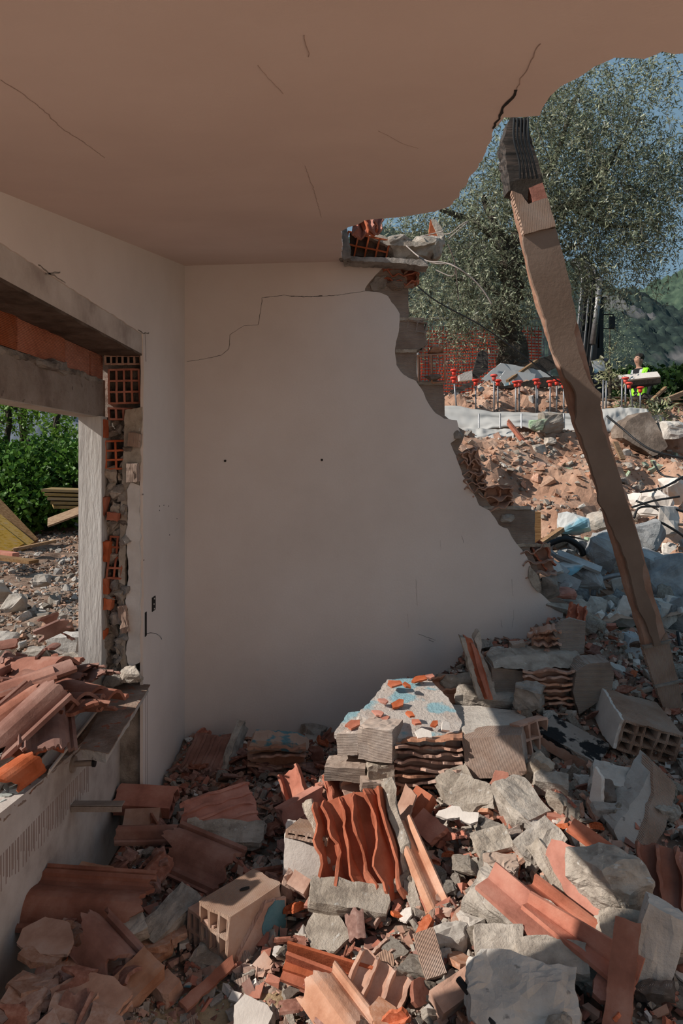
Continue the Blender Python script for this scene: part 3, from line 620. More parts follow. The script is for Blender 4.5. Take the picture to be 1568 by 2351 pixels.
# outer parapet edge beyond the sill
child('outer_parapet', xf(chunk(.10,.95,.14,8,8,.02),(-1.155,2.72,.50)), 'mortar', wl)
child('gutter_board', xf(sheet(lambda u,v: (.03*math.cos(v*PI),(u-.5)*.7,-.03*math.sin(v*PI)),6,8,.006),(-1.06,2.75,.54),(0,0,4)), 'white', wl)
# concrete column outside
cs = chunk(.106,.16,1.35,12,9,.0); x0,x1 = (180-784)/1600*3.1, (233-784)/1600*3.1
cv = box(x0,x1,3.1,3.24,.40,1.803); cc = solo('concrete_column', cv, 'column', 'whitewashed board-marked concrete column standing in the window opening', 'column')
bmx = bmesh.new(); bmx.from_mesh(cc.data); bmesh.ops.bevel(bmx, geom=bmx.edges[:], offset=.004, segments=2); bmx.to_mesh(cc.data); bmx.free()

# ------------------------------------------------------------ ground
def terrain(name, f, x0, x1, y0, y1, st, m, amp, sc_, keep=None):
    nx, ny = int((x1-x0)/st), int((y1-y0)/st); vs = []; fs = []
    for i in range(nx+1):
        for j in range(ny+1):
            x, y = x0+(x1-x0)*i/nx, y0+(y1-y0)*j/ny
            vs.append((x, y, f(x, y)+amp*fr(x, y, 0, sc_, 3, 5)))
    for i in range(nx):
        for j in range(ny):
            a = i*(ny+1)+j; fs.append((a, a+ny+1, a+ny+2, a+1))
    return mesh(name, vs, fs, m, smooth=False)
bed = ob('rubble_bed', terrain('rubble_bed', lambda x,y: G(x,y)-.03, -.895, 3.3, .9, 4.22, .03, 'bed', .035, 9))
tag(bed, 'fine rubble and dust heaped over the floor between the larger pieces', 'rubble', kind='stuff')
sp = ob('sawdust_patch', terrain('sawdust_patch', lambda x,y: G(x,y)-.012-.05*min(1,((x+.38)/.33)**2+((y-1.93)/.28)**2)**1.5, -.75, 0, 1.65, 2.25, .015, 'sand', .012, 12))
tag(sp, 'pale sawdust spilled over the floor left of the blue-painted block', 'sawdust', kind='stuff')
bank = ob('earth_bank', terrain('earth_bank', lambda x,y: D0(x,y)-.02, -1.2, 6.2, 4.17, 20, .055, 'dirt', .07, 5)); bank['kind'] = 'structure'
yard = ob('yard_ground', terrain('yard_ground', YARD, -9, -1.2, -1.5, 14, .07, 'yard', .06, 2.6)); yard['kind'] = 'structure'
plain = struct('valley_floor', mesh('valley_floor', [(-900,-60,-.2),(900,-60,-.2),(900,1200,-.2),(-900,1200,-.2)], [(0,1,2,3)], 'plain'))

# mountains: real relief rising away behind the site
def ridge(name, sky, Y0, Y1, m, label, seed, rise=0., x_pad=1.0, nx=300, ny=110, rough=.06):
    xs = [p[0] for p in sky]
    def top(px):
        for a, b in zip(sky, sky[1:]):
            if px <= b[0]: return a[1]+(b[1]-a[1])*(px-a[0])/(b[0]-a[0])
        return sky[-1][1]
    vs, fs = [], []
    for i in range(nx+1):
        px = xs[0]+(xs[-1]-xs[0])*i/nx; pt = P(px, top(px), Y1)
        for j in range(ny+1):
            t = j/ny; y = Y0+(Y1-Y0)*t; x = pt.x*(y/Y1*.5+.5)
            z = -2+(pt.z+2)*t**.8+(Y1*rough)*fr(x/Y1*9, y/Y1*9, 0, 1, seed, 6)*min(1,.15+t)*.5
            z += Y1*.006*nz(x/Y1*150, y/Y1*150, 0, 1, seed)+Y1*.003*abs(nz(x/Y1*380, y/Y1*380, 0, 1, seed+3))
            vs.append((x, y, z))
        x = pt.x; 
    for i in range(nx):
        for j in range(ny):
            a = i*(ny+1)+j; fs.append((a, a+ny+1, a+ny+2, a+1))
    o = ob(name, mesh(name, vs, fs, m, smooth=True)); tag(o, label, 'mountain', kind='structure'); return o
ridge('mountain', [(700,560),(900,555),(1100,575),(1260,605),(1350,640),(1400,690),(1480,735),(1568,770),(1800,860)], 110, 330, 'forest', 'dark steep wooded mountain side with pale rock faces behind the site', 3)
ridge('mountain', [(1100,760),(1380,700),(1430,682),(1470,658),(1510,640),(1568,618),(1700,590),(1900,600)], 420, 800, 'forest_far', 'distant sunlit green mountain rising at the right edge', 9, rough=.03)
ridge('cliff', [(-900,300),(-300,420),(0,480),(300,560),(600,640),(760,700)], 90, 190, 'cliff', 'grey rock cliff beyond the trees seen through the window', 14, rough=.10)

# ------------------------------------------------------------ leaves and trees
def leafmesh(name, pos, size, m, ratio=.25, droop=0., seed=1, var=.35, bright=(1,1,1)):
    r = np.random.default_rng(seed); n = len(pos); pos = np.asarray(pos, float)
    d = r.normal(size=(n,3)); d[:,2] -= droop; d /= np.linalg.norm(d, axis=1)[:,None]
    s = r.normal(size=(n,3)); s -= (s*d).sum(1)[:,None]*d; s /= np.linalg.norm(s, axis=1)[:,None]
    u = np.cross(d, s); L = (size*r.uniform(.6,1.3,n))[:,None]
    a = pos; b = pos+d*L*.5+s*L*ratio*.5; c = pos+d*L+u*L*.06; e = pos+d*L*.5-s*L*ratio*.5
    vs = np.stack([a,b,c,e],1).reshape(-1,3)
    me = bpy.data.meshes.new(name); me.vertices.add(4*n); me.vertices.foreach_set('co', vs.ravel())
    me.loops.add(4*n); me.loops.foreach_set('vertex_index', np.arange(4*n)); me.polygons.add(n)
    me.polygons.foreach_set('loop_start', np.arange(0,4*n,4)); me.polygons.foreach_set('loop_total', np.full(n,4))
    me.update(); me.materials.append(M[m])
    at = me.color_attributes.new('tint', 'FLOAT_COLOR', 'CORNER')
    k = r.random(n); t = 1+var*(r.random(n)*2-1); base = np.stack([t*bright[0]*(1+.25*k), t*bright[1]*(1+.08*k), t*bright[2]*(1+.3*k), np.ones(n)],1)
    at.data.foreach_set('color', np.repeat(base,4,0).ravel().astype(np.float32)); return me
def sprays(blobs, n, leaves, ln, seed=1, drop=.6):      # hanging leafy twigs inside a set of ellipsoids
    r = np.random.default_rng(seed); wts = np.array([b[3]*b[4]*b[5] for b in blobs])**.66; wts /= wts.sum(); out = []; tw = []
    for b in r.choice(len(blobs), n, p=wts):
        x, y, z, a, bb, c = blobs[b]; q = r.normal(size=3); q /= np.linalg.norm(q); q *= r.random()**.42
        p = np.array([x,y,z])+q*[a,bb,c]; d = r.normal(size=3)*.6+q*.7; d[2] -= drop; d /= np.linalg.norm(d)
        L = ln*r.uniform(.5,1.3); t = np.linspace(0,1,leaves)[:,None]
        pts = p+d*L*t+np.array([0,0,-1])*(t**2)*L*.35+r.normal(size=(leaves,3))*.012; out.append(pts); tw.append((p, pts[leaves//2], pts[-1]))
    return np.concatenate(out), tw
def blobs_px(lst): 
    out = []
    for px, py, Y, rx, ry, rd in lst:
        c = P(px, py, Y); out.append((c.x, c.y, c.z, rx/1600*Y, rd, ry/1600*Y))
    return out
TY = 9.4
ol = empty('olive_tree', P(1175,850,TY)); tag(ol, 'old olive tree with twisted dark trunk in front of the orange netting', 'tree')
B = blobs_px([(1400,290,9.4,120,130,1.1),(1330,230,9.2,95,85,.9),(1455,400,9.3,100,110,1.),(1300,400,9.5,150,140,1.2),(1480,480,9.2,85,85,.8),(1380,520,9.4,110,100,1.),(1210,330,9.6,80,100,.9),(1100,440,9.6,90,80,.9),(1020,520,9.6,110,55,.8),(1130,560,9.5,120,90,1.),(1050,620,9.3,95,70,.8),(980,690,9.1,60,45,.6),(1090,700,9.0,80,50,.7),(1200,640,9.6,90,80,.8),(1420,610,9.3,80,55,.6),(1250,230,9.6,60,60,.7),(1505,540,9.2,50,70,.5),(1180,690,9.0,60,45,.5),(1540,420,9.3,45,60,.5),(1180,450,9.5,110,100,1.1),(930,520,9.8,60,40,.5),(1060,740,8.9,60,40,.5),(1270,520,9.4,60,90,.8),(1345,640,9.3,55,40,.5)])
B += [(b[0]+rr.gauss(0,.9)*b[3], b[1], b[2]+rr.gauss(0,.9)*b[5], b[3]*.45, b[4]*.5, b[5]*.5) for b in B if b[2] > 5.2]
pos, tw = sprays(B, 6000, 14, .40, 5)
ob('foliage', leafmesh('foliage', pos-np.array(ol.location), .066, 'olive_leaf', .22, .3, 2, .85), ol)
def branch(name, pts, r0, r1, m, par, seed=0, wob=.03):
    q = smooth_path([P(*p) for p in pts], 6); k = len(q)
    q = [p+V((nz(p.x,p.y,p.z,4,seed),0,nz(p.x,p.y,p.z,4,seed+3)))*wob for p in q]
    rs = [(r0+(r1-r0)*(i/(k-1)))*(1+.22*nz(i*.5,seed,0,1,4)) for i in range(k)]
    return child(name, tube(q, rs, 9), m, par)
branch('trunk', [(1182,880,TY),(1178,820,TY),(1168,760,TY),(1170,700,TY),(1178,640,TY),(1172,590,TY)], .21, .13, 'olive_bark', ol, 1, .12)
for k, (pts, a, b) in enumerate([([(1172,610,TY),(1150,560,TY),(1110,520,TY),(1060,500,TY-.1),(1010,480,TY-.2)], .10, .03), ([(1178,640,TY),(1172,580,TY),(1150,540,TY),(1130,500,TY),(1110,450,TY)], .10, .04), ([(1175,600,TY),(1190,530,TY),(1250,490,TY),(1310,470,TY),(1390,470,TY)], .08, .03), ([(1185,560,TY),(1230,450,TY),(1280,350,TY),(1310,260,TY),(1330,200,TY)], .06, .015), ([(1310,470,TY),(1380,400,TY),(1430,330,TY),(1470,270,TY)], .04, .01), ([(1172,700,TY),(1130,660,TY),(1080,640,TY),(1020,640,TY)], .06, .02), ([(1300,470,TY),(1400,520,TY),(1480,510,TY)], .04, .01), ([(1180,600,TY),(1240,600,TY),(1330,560,TY)], .05, .015)]):
    branch('limb', pts, a, b, 'olive_bark', ol, 10+k)
twm = join(*[tube([V(a), V(b), V(c)], [.004,.003,.002], 3, False) for a, b, c in tw[::9]])
tag(child('twigs', twm, 'olive_bark', ol), kind='stuff')

# hedge and thin trees seen through the window
hd_ = empty('hedge', P(60,1200,9.8)); tag(hd_, 'dense dark green ivy-covered hedge beyond the yard', 'hedge')
hb = blobs_px([(0,1110,9.8,90,80,.7),(90,1105,9.8,80,80,.7),(170,1095,9.8,70,80,.6),(60,1150,9.5,100,70,.6),(150,1140,9.7,70,60,.6),(-90,1080,9.8,90,110,.7),(230,1090,9.8,70,110,.6),(-60,1180,9.6,110,60,.5),(20,1040,10.,60,30,.5),(120,1035,10.,60,30,.4)])
pos, tw = sprays(hb, 4200, 9, .16, 8, .2)
ob('foliage', leafmesh('foliage', pos-np.array(hd_.location), .075, 'leaf', .7, .4, 3, .5, (.85,.9,.8)), hd_)
child('stems', join(*[tube(smooth_path([P(px,1230,9.8),P(px+8,1120,9.7),P(px-5,1010,9.9)],4),.025,5) for px in (-60,10,70,130,190)]), 'bark', hd_)
for k, (pts, lab, bl) in enumerate([
    ([(5,1060,11),(18,990,11),(30,900,11),(70,700,11)], 'thin leaning tree with forked bare trunk at the left end of the hedge', [(30,930,11,40,40,.5),(-20,960,11,50,40,.5)]),
    ([(50,1080,11),(52,960,11),(50,850,11),(45,700,11)], 'thin upright dark-stemmed tree behind the hedge', [(80,960,11,40,30,.4),(60,900,11,40,30,.4)]),
    ([(128,1060,10.6),(130,960,10.6),(136,880,10.6),(140,760,10.6)], 'slender leafy sapling behind the hedge beside the concrete column', [(140,965,10.6,40,35,.4),(170,990,10.6,30,30,.4),(120,1000,10.6,35,30,.4)])]):
    t_ = empty('sapling', P(*pts[0])); tag(t_, lab, 'tree')
    branch('trunk', pts, .05, .035, 'bark', t_, k)
    for q in range(7):
        x, y, z = pts[1]; a0 = (x+q*3-10, y-q*14, z); branch('branch', [a0, (a0[0]+(-1)**q*25, a0[1]-22, z), (a0[0]+(-1)**q*55, a0[1]-34-5*q, z)], .018, .006, 'bark', t_, q)
    pos, _ = sprays(blobs_px(bl), 75, 9, .22, 20+k, .2)
    ob('foliage', leafmesh('foliage', pos-np.array(t_.location), .085, 'leaf', .45, .2, 4+k, .4, (1.4,1.25,1)), t_)

# ------------------------------------------------------------ fence, digger and people beyond the bank
fn = empty('site_fence', P(1100,1000,10.4)); tag(fn, 'site fence with galvanised frame and orange plastic netting behind the olive tree', 'fence')
FY = 10.4; a = P(960,733,FY); b = P(1262,730,FY); zb_ = P(0,960,FY).z
child('frame', join(tube([(a.x,FY,a.z),(b.x,FY,b.z)],.02,8), tube([(b.x,FY,b.z),(b.x,FY,zb_)],.02,8), tube([(a.x,FY,a.z),(a.x,FY,zb_)],.02,8), tube([(b.x-.09,FY,b.z),(b.x-.09,FY,zb_)],.014,8)), 'steel', fn)
wr = []
for i in range(46):
    x = a.x+(b.x-a.x)*i/45; wr.append(box(x-.002,x+.002,FY-.004,FY,zb_,a.z-.02))
for i in range(14): z = zb_+(a.z-zb_)*i/14; wr.append(box(a.x,b.x,FY-.006,FY-.002,z-.002,z+.002))
child('wire_mesh', join(*wr), 'steel', fn)
def netz(x, z): return FY+.05+.05*nz(x*2, z*2, 0, 1, 4)
ns = []; zt_ = a.z-.10
nxs = int((b.x-a.x-.12)/.055)
for i in range(nxs):
    x = a.x+.05+i*.055; ns.append(sheet(lambda u, v, x=x: (x+.012*nz(x,v*6,0,1,5)+(u-.5)*.013, netz(x, zb_+(zt_-zb_)*v), zb_+(zt_-zb_)*v), 1, 12, .002))
for i in range(int((zt_-zb_)/.045)):
    z = zb_+i*.045; ns.append(sheet(lambda u, v, z=z: (a.x+(b.x-a.x-.1)*v, netz(a.x+(b.x-a.x)*v, z)-.003, z+.015*nz(v*5,z,0,1,6)+(u-.5)*.024), 1, 14, .002))
child('orange_netting', join(*ns), 'net', fn)

ex = empty('excavator', P(1370,900,12)); tag(ex, 'black excavator with its hose-covered boom and cab behind the leaning strip', 'excavator')
EY = 12
child('boom', join(bar(P(1338,900,EY),P(1362,640,EY),.28,.26), bar(P(1362,650,EY),P(1325,590,EY),.24,.22), bar(P(1340,760,EY-.2),P(1352,640,EY-.2),.1,.1)), 'black', ex)
for k in range(5): child('hose', tube(smooth_path([P(1318+k*9,840,EY-.25),P(1330+k*9,720,EY-.3),P(1336+k*8,630,EY-.3),P(1318+k*6,600,EY-.2)],5),.022,6), 'black' if k%2 else 'steel', ex, smooth=True)
child('hydraulic_cylinder', tube([P(1360,790,EY-.3),P(1378,640,EY-.3)],.05,10), 'steel', ex, smooth=True)
child('cab', join(*[bar(P(x,690,EY+.2*q),P(x-2,880,EY+.2*q),.07,.07) for q in (0,4) for x in (1352,1380)], bar(P(1335,690,EY),P(1390,690,EY),.12,.1), bar(P(1345,690,EY+.8),P(1385,690,EY+.8),.1,.08), bar(P(1350,820,EY),P(1384,820,EY),.1,.3)), 'black', ex)
child('window_pane', facing([(1356,694),(1378,694),(1376,815),(1354,815)], EY+.05, .01, .1, 0), 'glass', ex)
child('counterweight', xf(chunk(.7,1.2,.7,3,4,.01), P(1325,930,EY+.6)), 'black', ex)
mi_ = child('mirror', xf(chunk(.09,.05,.20,2,2,.0), P(1405,740,EY)), 'black', ex)
child('mirror_arm', join(tube([P(1382,722,EY),P(1408,722,EY),P(1409,755,EY),P(1382,754,EY)],.012,6)), 'black', ex)
child('undercarriage', xf(chunk(1.3,1.8,.4,5,4,.01), P(1325,1030,EY+.3)), 'black', ex)

def person(name, loc, yaw, top, hi, label, hairm='hair'):
    r = empty(name, loc, (0,0,yaw)); tag(r, label, 'person')
    J = [((0,0,.98),(.15,.11)),((0,0,1.12),(.14,.105)),((0,0,1.28),(.16,.115)),((0,0,1.42),(.15,.10)),((0,0,1.49),(.052,.055)),((0,-.01,1.55),(.046,.05)),((0,-.02,1.62),(.070,.082)),((0,-.015,1.69),(.076,.092)),((0,-.01,1.75),(.060,.07)),
         ((.17,0,1.42),(.07,.07)),((.23,.01,1.28),(.052,.055)),((.26,0,1.12),(.043,.045)),((.26,-.06,.98),(.038,.038)),((.255,-.12,.87),(.028,.03)),((.255,-.14,.80),(.035,.018)),((.255,-.17,.73),(.03,.014)),
         ((-.17,0,1.42),(.07,.07)),((-.23,.01,1.28),(.052,.055)),((-.26,0,1.12),(.043,.045)),((-.26,-.06,.98),(.038,.038)),((-.255,-.12,.87),(.028,.03)),((-.255,-.14,.80),(.035,.018)),((-.255,-.17,.73),(.03,.014)),
         ((.09,0,.88),(.09,.09)),((.1,-.01,.50),(.06,.065)),((.1,.02,.12),(.042,.045)),((.1,-.03,.05),(.045,.035)),((.1,-.14,.04),(.045,.03)),
         ((-.09,0,.88),(.09,.09)),((-.1,-.01,.50),(.06,.065)),((-.1,.02,.12),(.042,.045)),((-.1,-.03,.05),(.045,.035)),((-.1,-.14,.04),(.045,.03)),
         ((0,-.098,1.66),(.011,.016)),((.080,-.005,1.665),(.012,.02)),((-.080,-.005,1.665),(.012,.02)),((.24,-.15,.81),(.013,.013)),((-.24,-.15,.81),(.013,.013))]
    E = [(0,1),(1,2),(2,3),(3,4),(4,5),(5,6),(6,7),(7,8),(3,9),(9,10),(10,11),(11,12),(12,13),(13,14),(14,15),(3,16),(16,17),(17,18),(18,19),(19,20),(20,21),(21,22),(0,23),(23,24),(24,25),(25,26),(26,27),(0,28),(28,29),(29,30),(30,31),(31,32),(6,33),(6,34),(6,35),(13,36),(20,37)]
    me = bpy.data.meshes.new('body'); me.from_pydata([j[0] for j in J], E, []); tmp = ob('body', me)
    sk = tmp.modifiers.new('s', 'SKIN')
    for i, j in enumerate(J): me.skin_vertices[0].data[i].radius = j[1]
    me.skin_vertices[0].data[0].use_root = True
    su = tmp.modifiers.new('u', 'SUBSURF'); su.levels = su.render_levels = 2
    dg = bpy.context.evaluated_depsgraph_get(); ev = tmp.evaluated_get(dg); m2 = bpy.data.meshes.new_from_object(ev); bpy.data.objects.remove(tmp)
    for q in ('skin', top, 'shirt', 'hair'): m2.materials.append(M[q])
    idx = []
    for f in m2.polygons:
        c = f.center; k = 0
        if c.z < 1.49 and c.z > .96 or (.9 < c.z < 1.5 and abs(c.x) > .2 and c.z > .88): k = 1
        if c.z <= .97 and abs(c.x) < .19: k = 2
        if c.z < .09: k = 3
        idx.append(k)
    m2.polygons.foreach_set('material_index', idx); m2.polygons.foreach_set('use_smooth', [True]*len(idx))
    body = ob('body', m2, r)
    hv = rock(.180,.215,.165,3,60,2,.03,2.); hair = child('hair', hv, hairm, None); hair.parent = r; hair.location = (0,.026,1.725)
    for nm_, q, s_, m_ in (('eye',(.030,-.093,1.685),.014,'hair'),('eye',(-.030,-.093,1.685),.014,'hair'),('eyebrow',(.030,-.098,1.703),.018,'hair'),('eyebrow',(-.030,-.098,1.703),.018,'hair'),('mouth',(0,-.096,1.618),.030,'brown_boulder')):
        e_ = ob(nm_, mesh(nm_, *rock(s_*1.6,.012,.007,5,20,1,.02,2.), m_), r); e_.location = q
    if hi:
        bm = bmesh.new(); bm.from_mesh(m2)
        dl = [f for f in bm.faces if not (.92 < f.calc_center_median().z < 1.475 and abs(f.calc_center_median().x) < .215 and not (f.calc_center_median().y < 0 and abs(f.calc_center_median().x) < .05+.10*max(0,(f.calc_center_median().z-1.15)/.3)*.5))]
        bmesh.ops.delete(bm, geom=dl, context='FACES'); bm.normal_update()
        for v in bm.verts: v.co += v.normal*.016
        vm = bpy.data.meshes.new('vest'); bm.to_mesh(vm); bm.free(); vm.materials.clear(); vm.materials.append(M['vest']); vm.materials.append(M['band'])
        ii = [1 if .07 < abs(f.center.x) < .115 and f.center.z > 1.2 or 1.10 < f.center.z < 1.15 else 0 for f in vm.polygons]; vm.polygons.foreach_set('material_index', ii)
        ob('vest', vm, r)
    return r
p1 = P(1467,811,14.2); person('person', (p1.x, p1.y, p1.z-1.8), -58, 'shirt', True, 'man in a yellow-green safety vest and black shirt standing beyond the rubble, facing left')
p2 = P(1372,787,14.2); person('person', (p2.x, p2.y, p2.z-1.8), 175, 'navy', False, 'dark-haired man in a navy shirt seen from behind, next to the leaning strip')
# small conifer and shrubs
for (lab, bl, n, ls, br_, nm, loc) in [
    ('pale green young conifer behind the two men', [(1400,730,18,40,40,.6),(1400,790,18,50,30,.6),(1435,815,18,40,14,.5),(1390,680,18,20,35,.4)], 420, .05, (.9,1.0,1.0), 'conifer', (1400,1020,18)),
    ('bushy green trees low on the slope right of the man in the vest', [(1500,900,30,90,35,3),(1560,880,34,60,30,3),(1440,880,32,60,25,3)], 2600, .22, (.2,.22,.26), 'bush', (1500,1156,30)),
    ('olive sapling growing out of the rubble before the dark slab', [(1400,850,8.0,18,35,.2),(1390,870,8.0,25,22,.2)], 34, .06, (1.5,1.4,1.2), 'olive_sapling', (1400,930,8.0)),
    ('green olive leaves fallen around the foot of the rebars at right', [(1440,945,7.9,50,14,.3),(1510,945,7.8,40,10,.3),(1500,1000,7.2,30,10,.2)], 70, .07, (1.2,1.2,1), 'olive_cuttings', (1450,950,7.9))]:
    t_ = empty(nm, P(*loc)); tag(t_, lab, 'shrub' if nm != 'conifer' else 'tree')
    pos, tw = sprays(blobs_px(bl), n, 9, .25 if bl[0][2] < 12 else .5, 31, .0)
    ob('foliage', leafmesh('foliage', pos-np.array(t_.location), ls, 'leaf' if nm == 'bush' else 'olive_leaf', .3 if nm != 'bush' else .7, 0, 6, .5, br_), t_)
    child('stem', tube([P(*loc), P(bl[0][0],bl[0][1]-10,bl[0][2])], .02 if nm != 'bush' else .1, 6), 'bark', t_)
# village house on the slope
vh = empty('village_house', P(1552,862,60)); tag(vh, 'cream village house with terracotta roof far off at the right edge', 'house')
c = P(1552,866,60)
child('wall', box(c.x-1.1,c.x+1.6,60,62.5,c.z-1.2,c.z+.1), 'house_wall', vh)
child('roof', ([V((c.x-1.3,59.8,c.z+.05)),V((c.x+1.8,59.8,c.z+.05)),V((c.x+1.8,62.7,c.z+.05)),V((c.x-1.3,62.7,c.z+.05)),V((c.x-.8,61.2,c.z+.62)),V((c.x+1.4,61.2,c.z+.62))],[(0,1,5,4),(2,3,4,5),(1,2,5),(3,0,4),(0,3,2,1)]), 'house_roof', vh)
for k in range(3): child('window', box(c.x-.7+k*.8,c.x-.45+k*.8,59.96,60.02,c.z-.45,c.z-.15), 'window_dark', vh)

# ------------------------------------------------------------ the leaning strip of wall
st = empty('leaning_wall_strip', P(1560,1640,3.35)); tag(st, 'tall leaning strip of plastered brick wall with splintered top, crossing the broken opening', 'wall fragment')
SY = lambda py: 3.0+(py-270)/1370*.35
L_ = [(1172,268),(1160,300),(1154,322),(1160,345),(1167,400),(1172,430),(1182,470),(1197,540),(1206,580),(1216,625),(1232,690),(1250,745),(1262,790),(1280,840),(1296,885),(1302,920),(1318,975),(1345,1050),(1368,1120),(1385,1180),(1412,1275),(1430,1340),(1452,1410),(1478,1500),(1500,1575),(1520,1632)]
R_ = [(1572,1645),(1562,1590),(1545,1520),(1528,1450),(1508,1385),(1492,1320),(1476,1260),(1455,1185),(1436,1130),(1420,1070),(1400,1000),(1385,935),(1362,865),(1348,800),(1330,735),(1310,650),(1295,600),(1272,500),(1248,430),(1235,370),(1216,300),(1210,268)]
child('brick_core', facing([(p[0]+11, p[1]) for p in L_ if p[1] > 400]+[p for p in R_ if p[1] > 425], SY, .06, .02, .004, 2, .02), 'dusty', st)
child('splintered_concrete', facing([p for p in L_ if p[1] < 435]+[(1200,440)]+[p for p in R_ if p[1] < 435], SY, .12, .015, .006, 3, .0), 'dark_wood', st)
for k in range(5):
    x = 1180+k*8; child('torn_bar', tube(smooth_path([P(x,272,3.0),P(x+nz(k,0)*8,320,2.985),P(x+12+nz(k,1)*14,370,2.985),P(x+14+k*2,410,3.0)],4), .005, 6), 'black', st)
child('brick', facing([(1213,432),(1245,420),(1256,455),(1222,465)], SY, .03, .012, .003, 4, -.005), 'orange', st)
child('mortar', facing([(1170,420),(1238,400),(1246,425),(1212,432),(1210,470),(1196,448),(1172,436)], SY, .03, .012, .004, 5, -.004), 'darkslab', st)
child('brick_face', facing([(1174,440),(1196,448),(1212,470),(1222,466),(1256,456),(1274,522),(1240,530),(1202,540)], SY, .035, .012, .003, 5, -.012), 'ribbed', st)
pl = [(1202,540),(1240,528),(1276,523),(1290,580),(1300,620),(1318,700),(1322,740),(1316,765),(1324,800),(1338,845),(1352,880),(1376,905),(1374,945),(1380,990),(1396,1035),(1414,1080),(1430,1140),(1448,1200),(1462,1240),(1472,1290),(1468,1325),(1482,1370),(1496,1400),(1500,1440),(1512,1478),(1494,1480),(1482,1440),(1462,1400),(1442,1330),(1432,1290),(1416,1245),(1400,1200),(1378,1150),(1372,1110),(1350,1040),(1325,970),(1322,935),(1318,900),(1308,880),(1296,868),(1278,810),(1265,770),(1258,735),(1240,680),(1222,620),(1212,575)]
pl = [(x-(7 if i > 30 and not 860 < y < 960 else 0), y) for i, (x, y) in enumerate(pl)]
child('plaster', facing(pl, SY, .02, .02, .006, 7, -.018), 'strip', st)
child('brick_face', facing([(1474,1482),(1500,1484),(1512,1482),(1530,1450),(1560,1585),(1572,1640),(1522,1630),(1498,1560)], SY, .03, .015, .003, 8, -.008), 'ribbed', st)
for py in (1482, 1572): child('joint', facing([(1474+(py-1482)*.28,py),(1536+(py-1482)*.3,py-14),(1537+(py-1482)*.3,py-9),(1475+(py-1482)*.28,py+5)], SY, .02, .02, .002, py, -.02), 'mortar_side', st)

# ------------------------------------------------------------ outside, right: rebars, plastic film, boulders, boards
def DH(x, y): return D0(x, y)-.02
n_ = 0
caps_l = [(1042,868,945,8),(1092,873,945,0),(1134,862,945,0),(1143,874,945,0),(1184,877,948,0),(1192,876,948,0),(1231,872,948,0),(1234,880,948,0),(1263,876,948,0),(1278,873,948,0),(1294,880,948,0),(1305,890,948,-1),
          (1385,872,940,-1),(1392,874,940,-1),(1428,872,938,-1),(1436,868,938,0),(1444,880,938,12),(1470,890,938,0)]
where = ['leftmost, with two stacked caps', 'second from the left, standing alone', 'taller of the pair left of the white panel', 'shorter of the pair left of the white panel', 'left one of the close pair before the blue panel', 'right one of the close pair before the blue panel', 'back one of the pair before the dark slab', 'front one of the pair before the dark slab', 'standing under the dark slab, fourth from the leaning strip', 'beside the slab end, third from the leaning strip', 'second from the leaning strip', 'uncapped, touching the left edge of the leaning strip',
         'uncapped, first right of the leaning strip', 'uncapped, second right of the leaning strip', 'uncapped, just left of the tallest red cap at right', 'tallest red cap at right, before the white-topped slab', 'tilted, below the white-topped slab', 'rightmost of the row']
for i, ((x, y0, y1, dx), wh) in enumerate(zip(caps_l, where)):
    Y = 7.6+.1*(i % 2); r = empty('rebar', P(x+dx, y1+15, Y))
    tag(r, ('capped rebar, ' if dx >= 0 else 'bare rebar, ')+wh, 'rebar', 'starter rebars standing along the foundation')
    child('bar', tube([P(x,y0,Y),P(x+dx,y1+15,Y)], .009, 8), 'steel', r, smooth=True)
    if dx >= 0:
        for q in range(2 if i == 0 else 1):
            c = P(x, y0-q*18, Y)
            cp = join(tube([c+V((0,0,-.055)), c+V((0,0,-.01))], [.020,.024], 12), tube([c+V((0,0,-.01)), c+V((0,0,.002)), c+V((0,0,.012))], [.038,.042,.032], 14))
            child('safety_cap', cp, 'cap', r, smooth=True)
def film(x0, x1, top, bot, Y0, Y1, seed, lab, name='plastic_sheet'):
    def f(u, v):
        px = x0+(x1-x0)*u; a = top(px); b = bot(px); Y = Y0+(Y1-Y0)*v+.035*fr(u*5, v*2, 0, 1, seed, 3)+.05*nz(u*2,v*4,1,1,seed)
        return P(px, a+(b-a)*v+4*nz(u*8,v*2,3,1,seed), Y)
    solo(name, sheet(f, 70, 16, .004), 'film', lab, 'sheet', None, True)
lerp = lambda pts: (lambda x: next((a[1]+(b[1]-a[1])*(x-a[0])/(b[0]-a[0]) for a, b in zip(pts, pts[1:]) if x <= b[0]), pts[-1][1]))
film(1018, 1330, lerp([(1018,930),(1060,933),(1130,948),(1200,945),(1330,950)]), lerp([(1018,1000),(1060,1015),(1130,985),(1200,980),(1260,1000),(1330,985)]), 7.55, 7.3, 3, 'white plastic sheet draped along the foundation left of the leaning strip')
film(1020, 1180, lerp([(1020,985),(1080,985),(1180,985)]), lerp([(1020,1018),(1080,1022),(1140,1016),(1180,1005)]), 7.3, 7.05, 13, 'lower fold of white plastic sheet lying on the earth', 'plastic_sheet')
film(1380, 1500, lerp([(1380,940),(1440,935),(1485,938),(1500,960)]), lerp([(1380,990),(1440,995),(1500,985)]), 7.55, 7.3, 5, 'grey plastic sheet behind the big brown boulder')
for k in range(5):
    x = 1099+k*49; solo('tie_bar', tube([P(x,950,7.2),P(x,983,7.15)], .009, 6), 'steel', f'thin tie bar lying over the white plastic sheet, {["leftmost","second from the left","middle one","second from the right","rightmost"][k]} of five', 'bar', 'tie bars on the plastic sheet')
child('foundation_wall', box(P(1000,0,7.75).x, P(1520,0,7.75).x, 7.7, 8.0, 1.6, 2.12), 'concrete', None)
fw = bpy.context.scene.objects['foundation_wall']; fw['kind'] = 'structure'
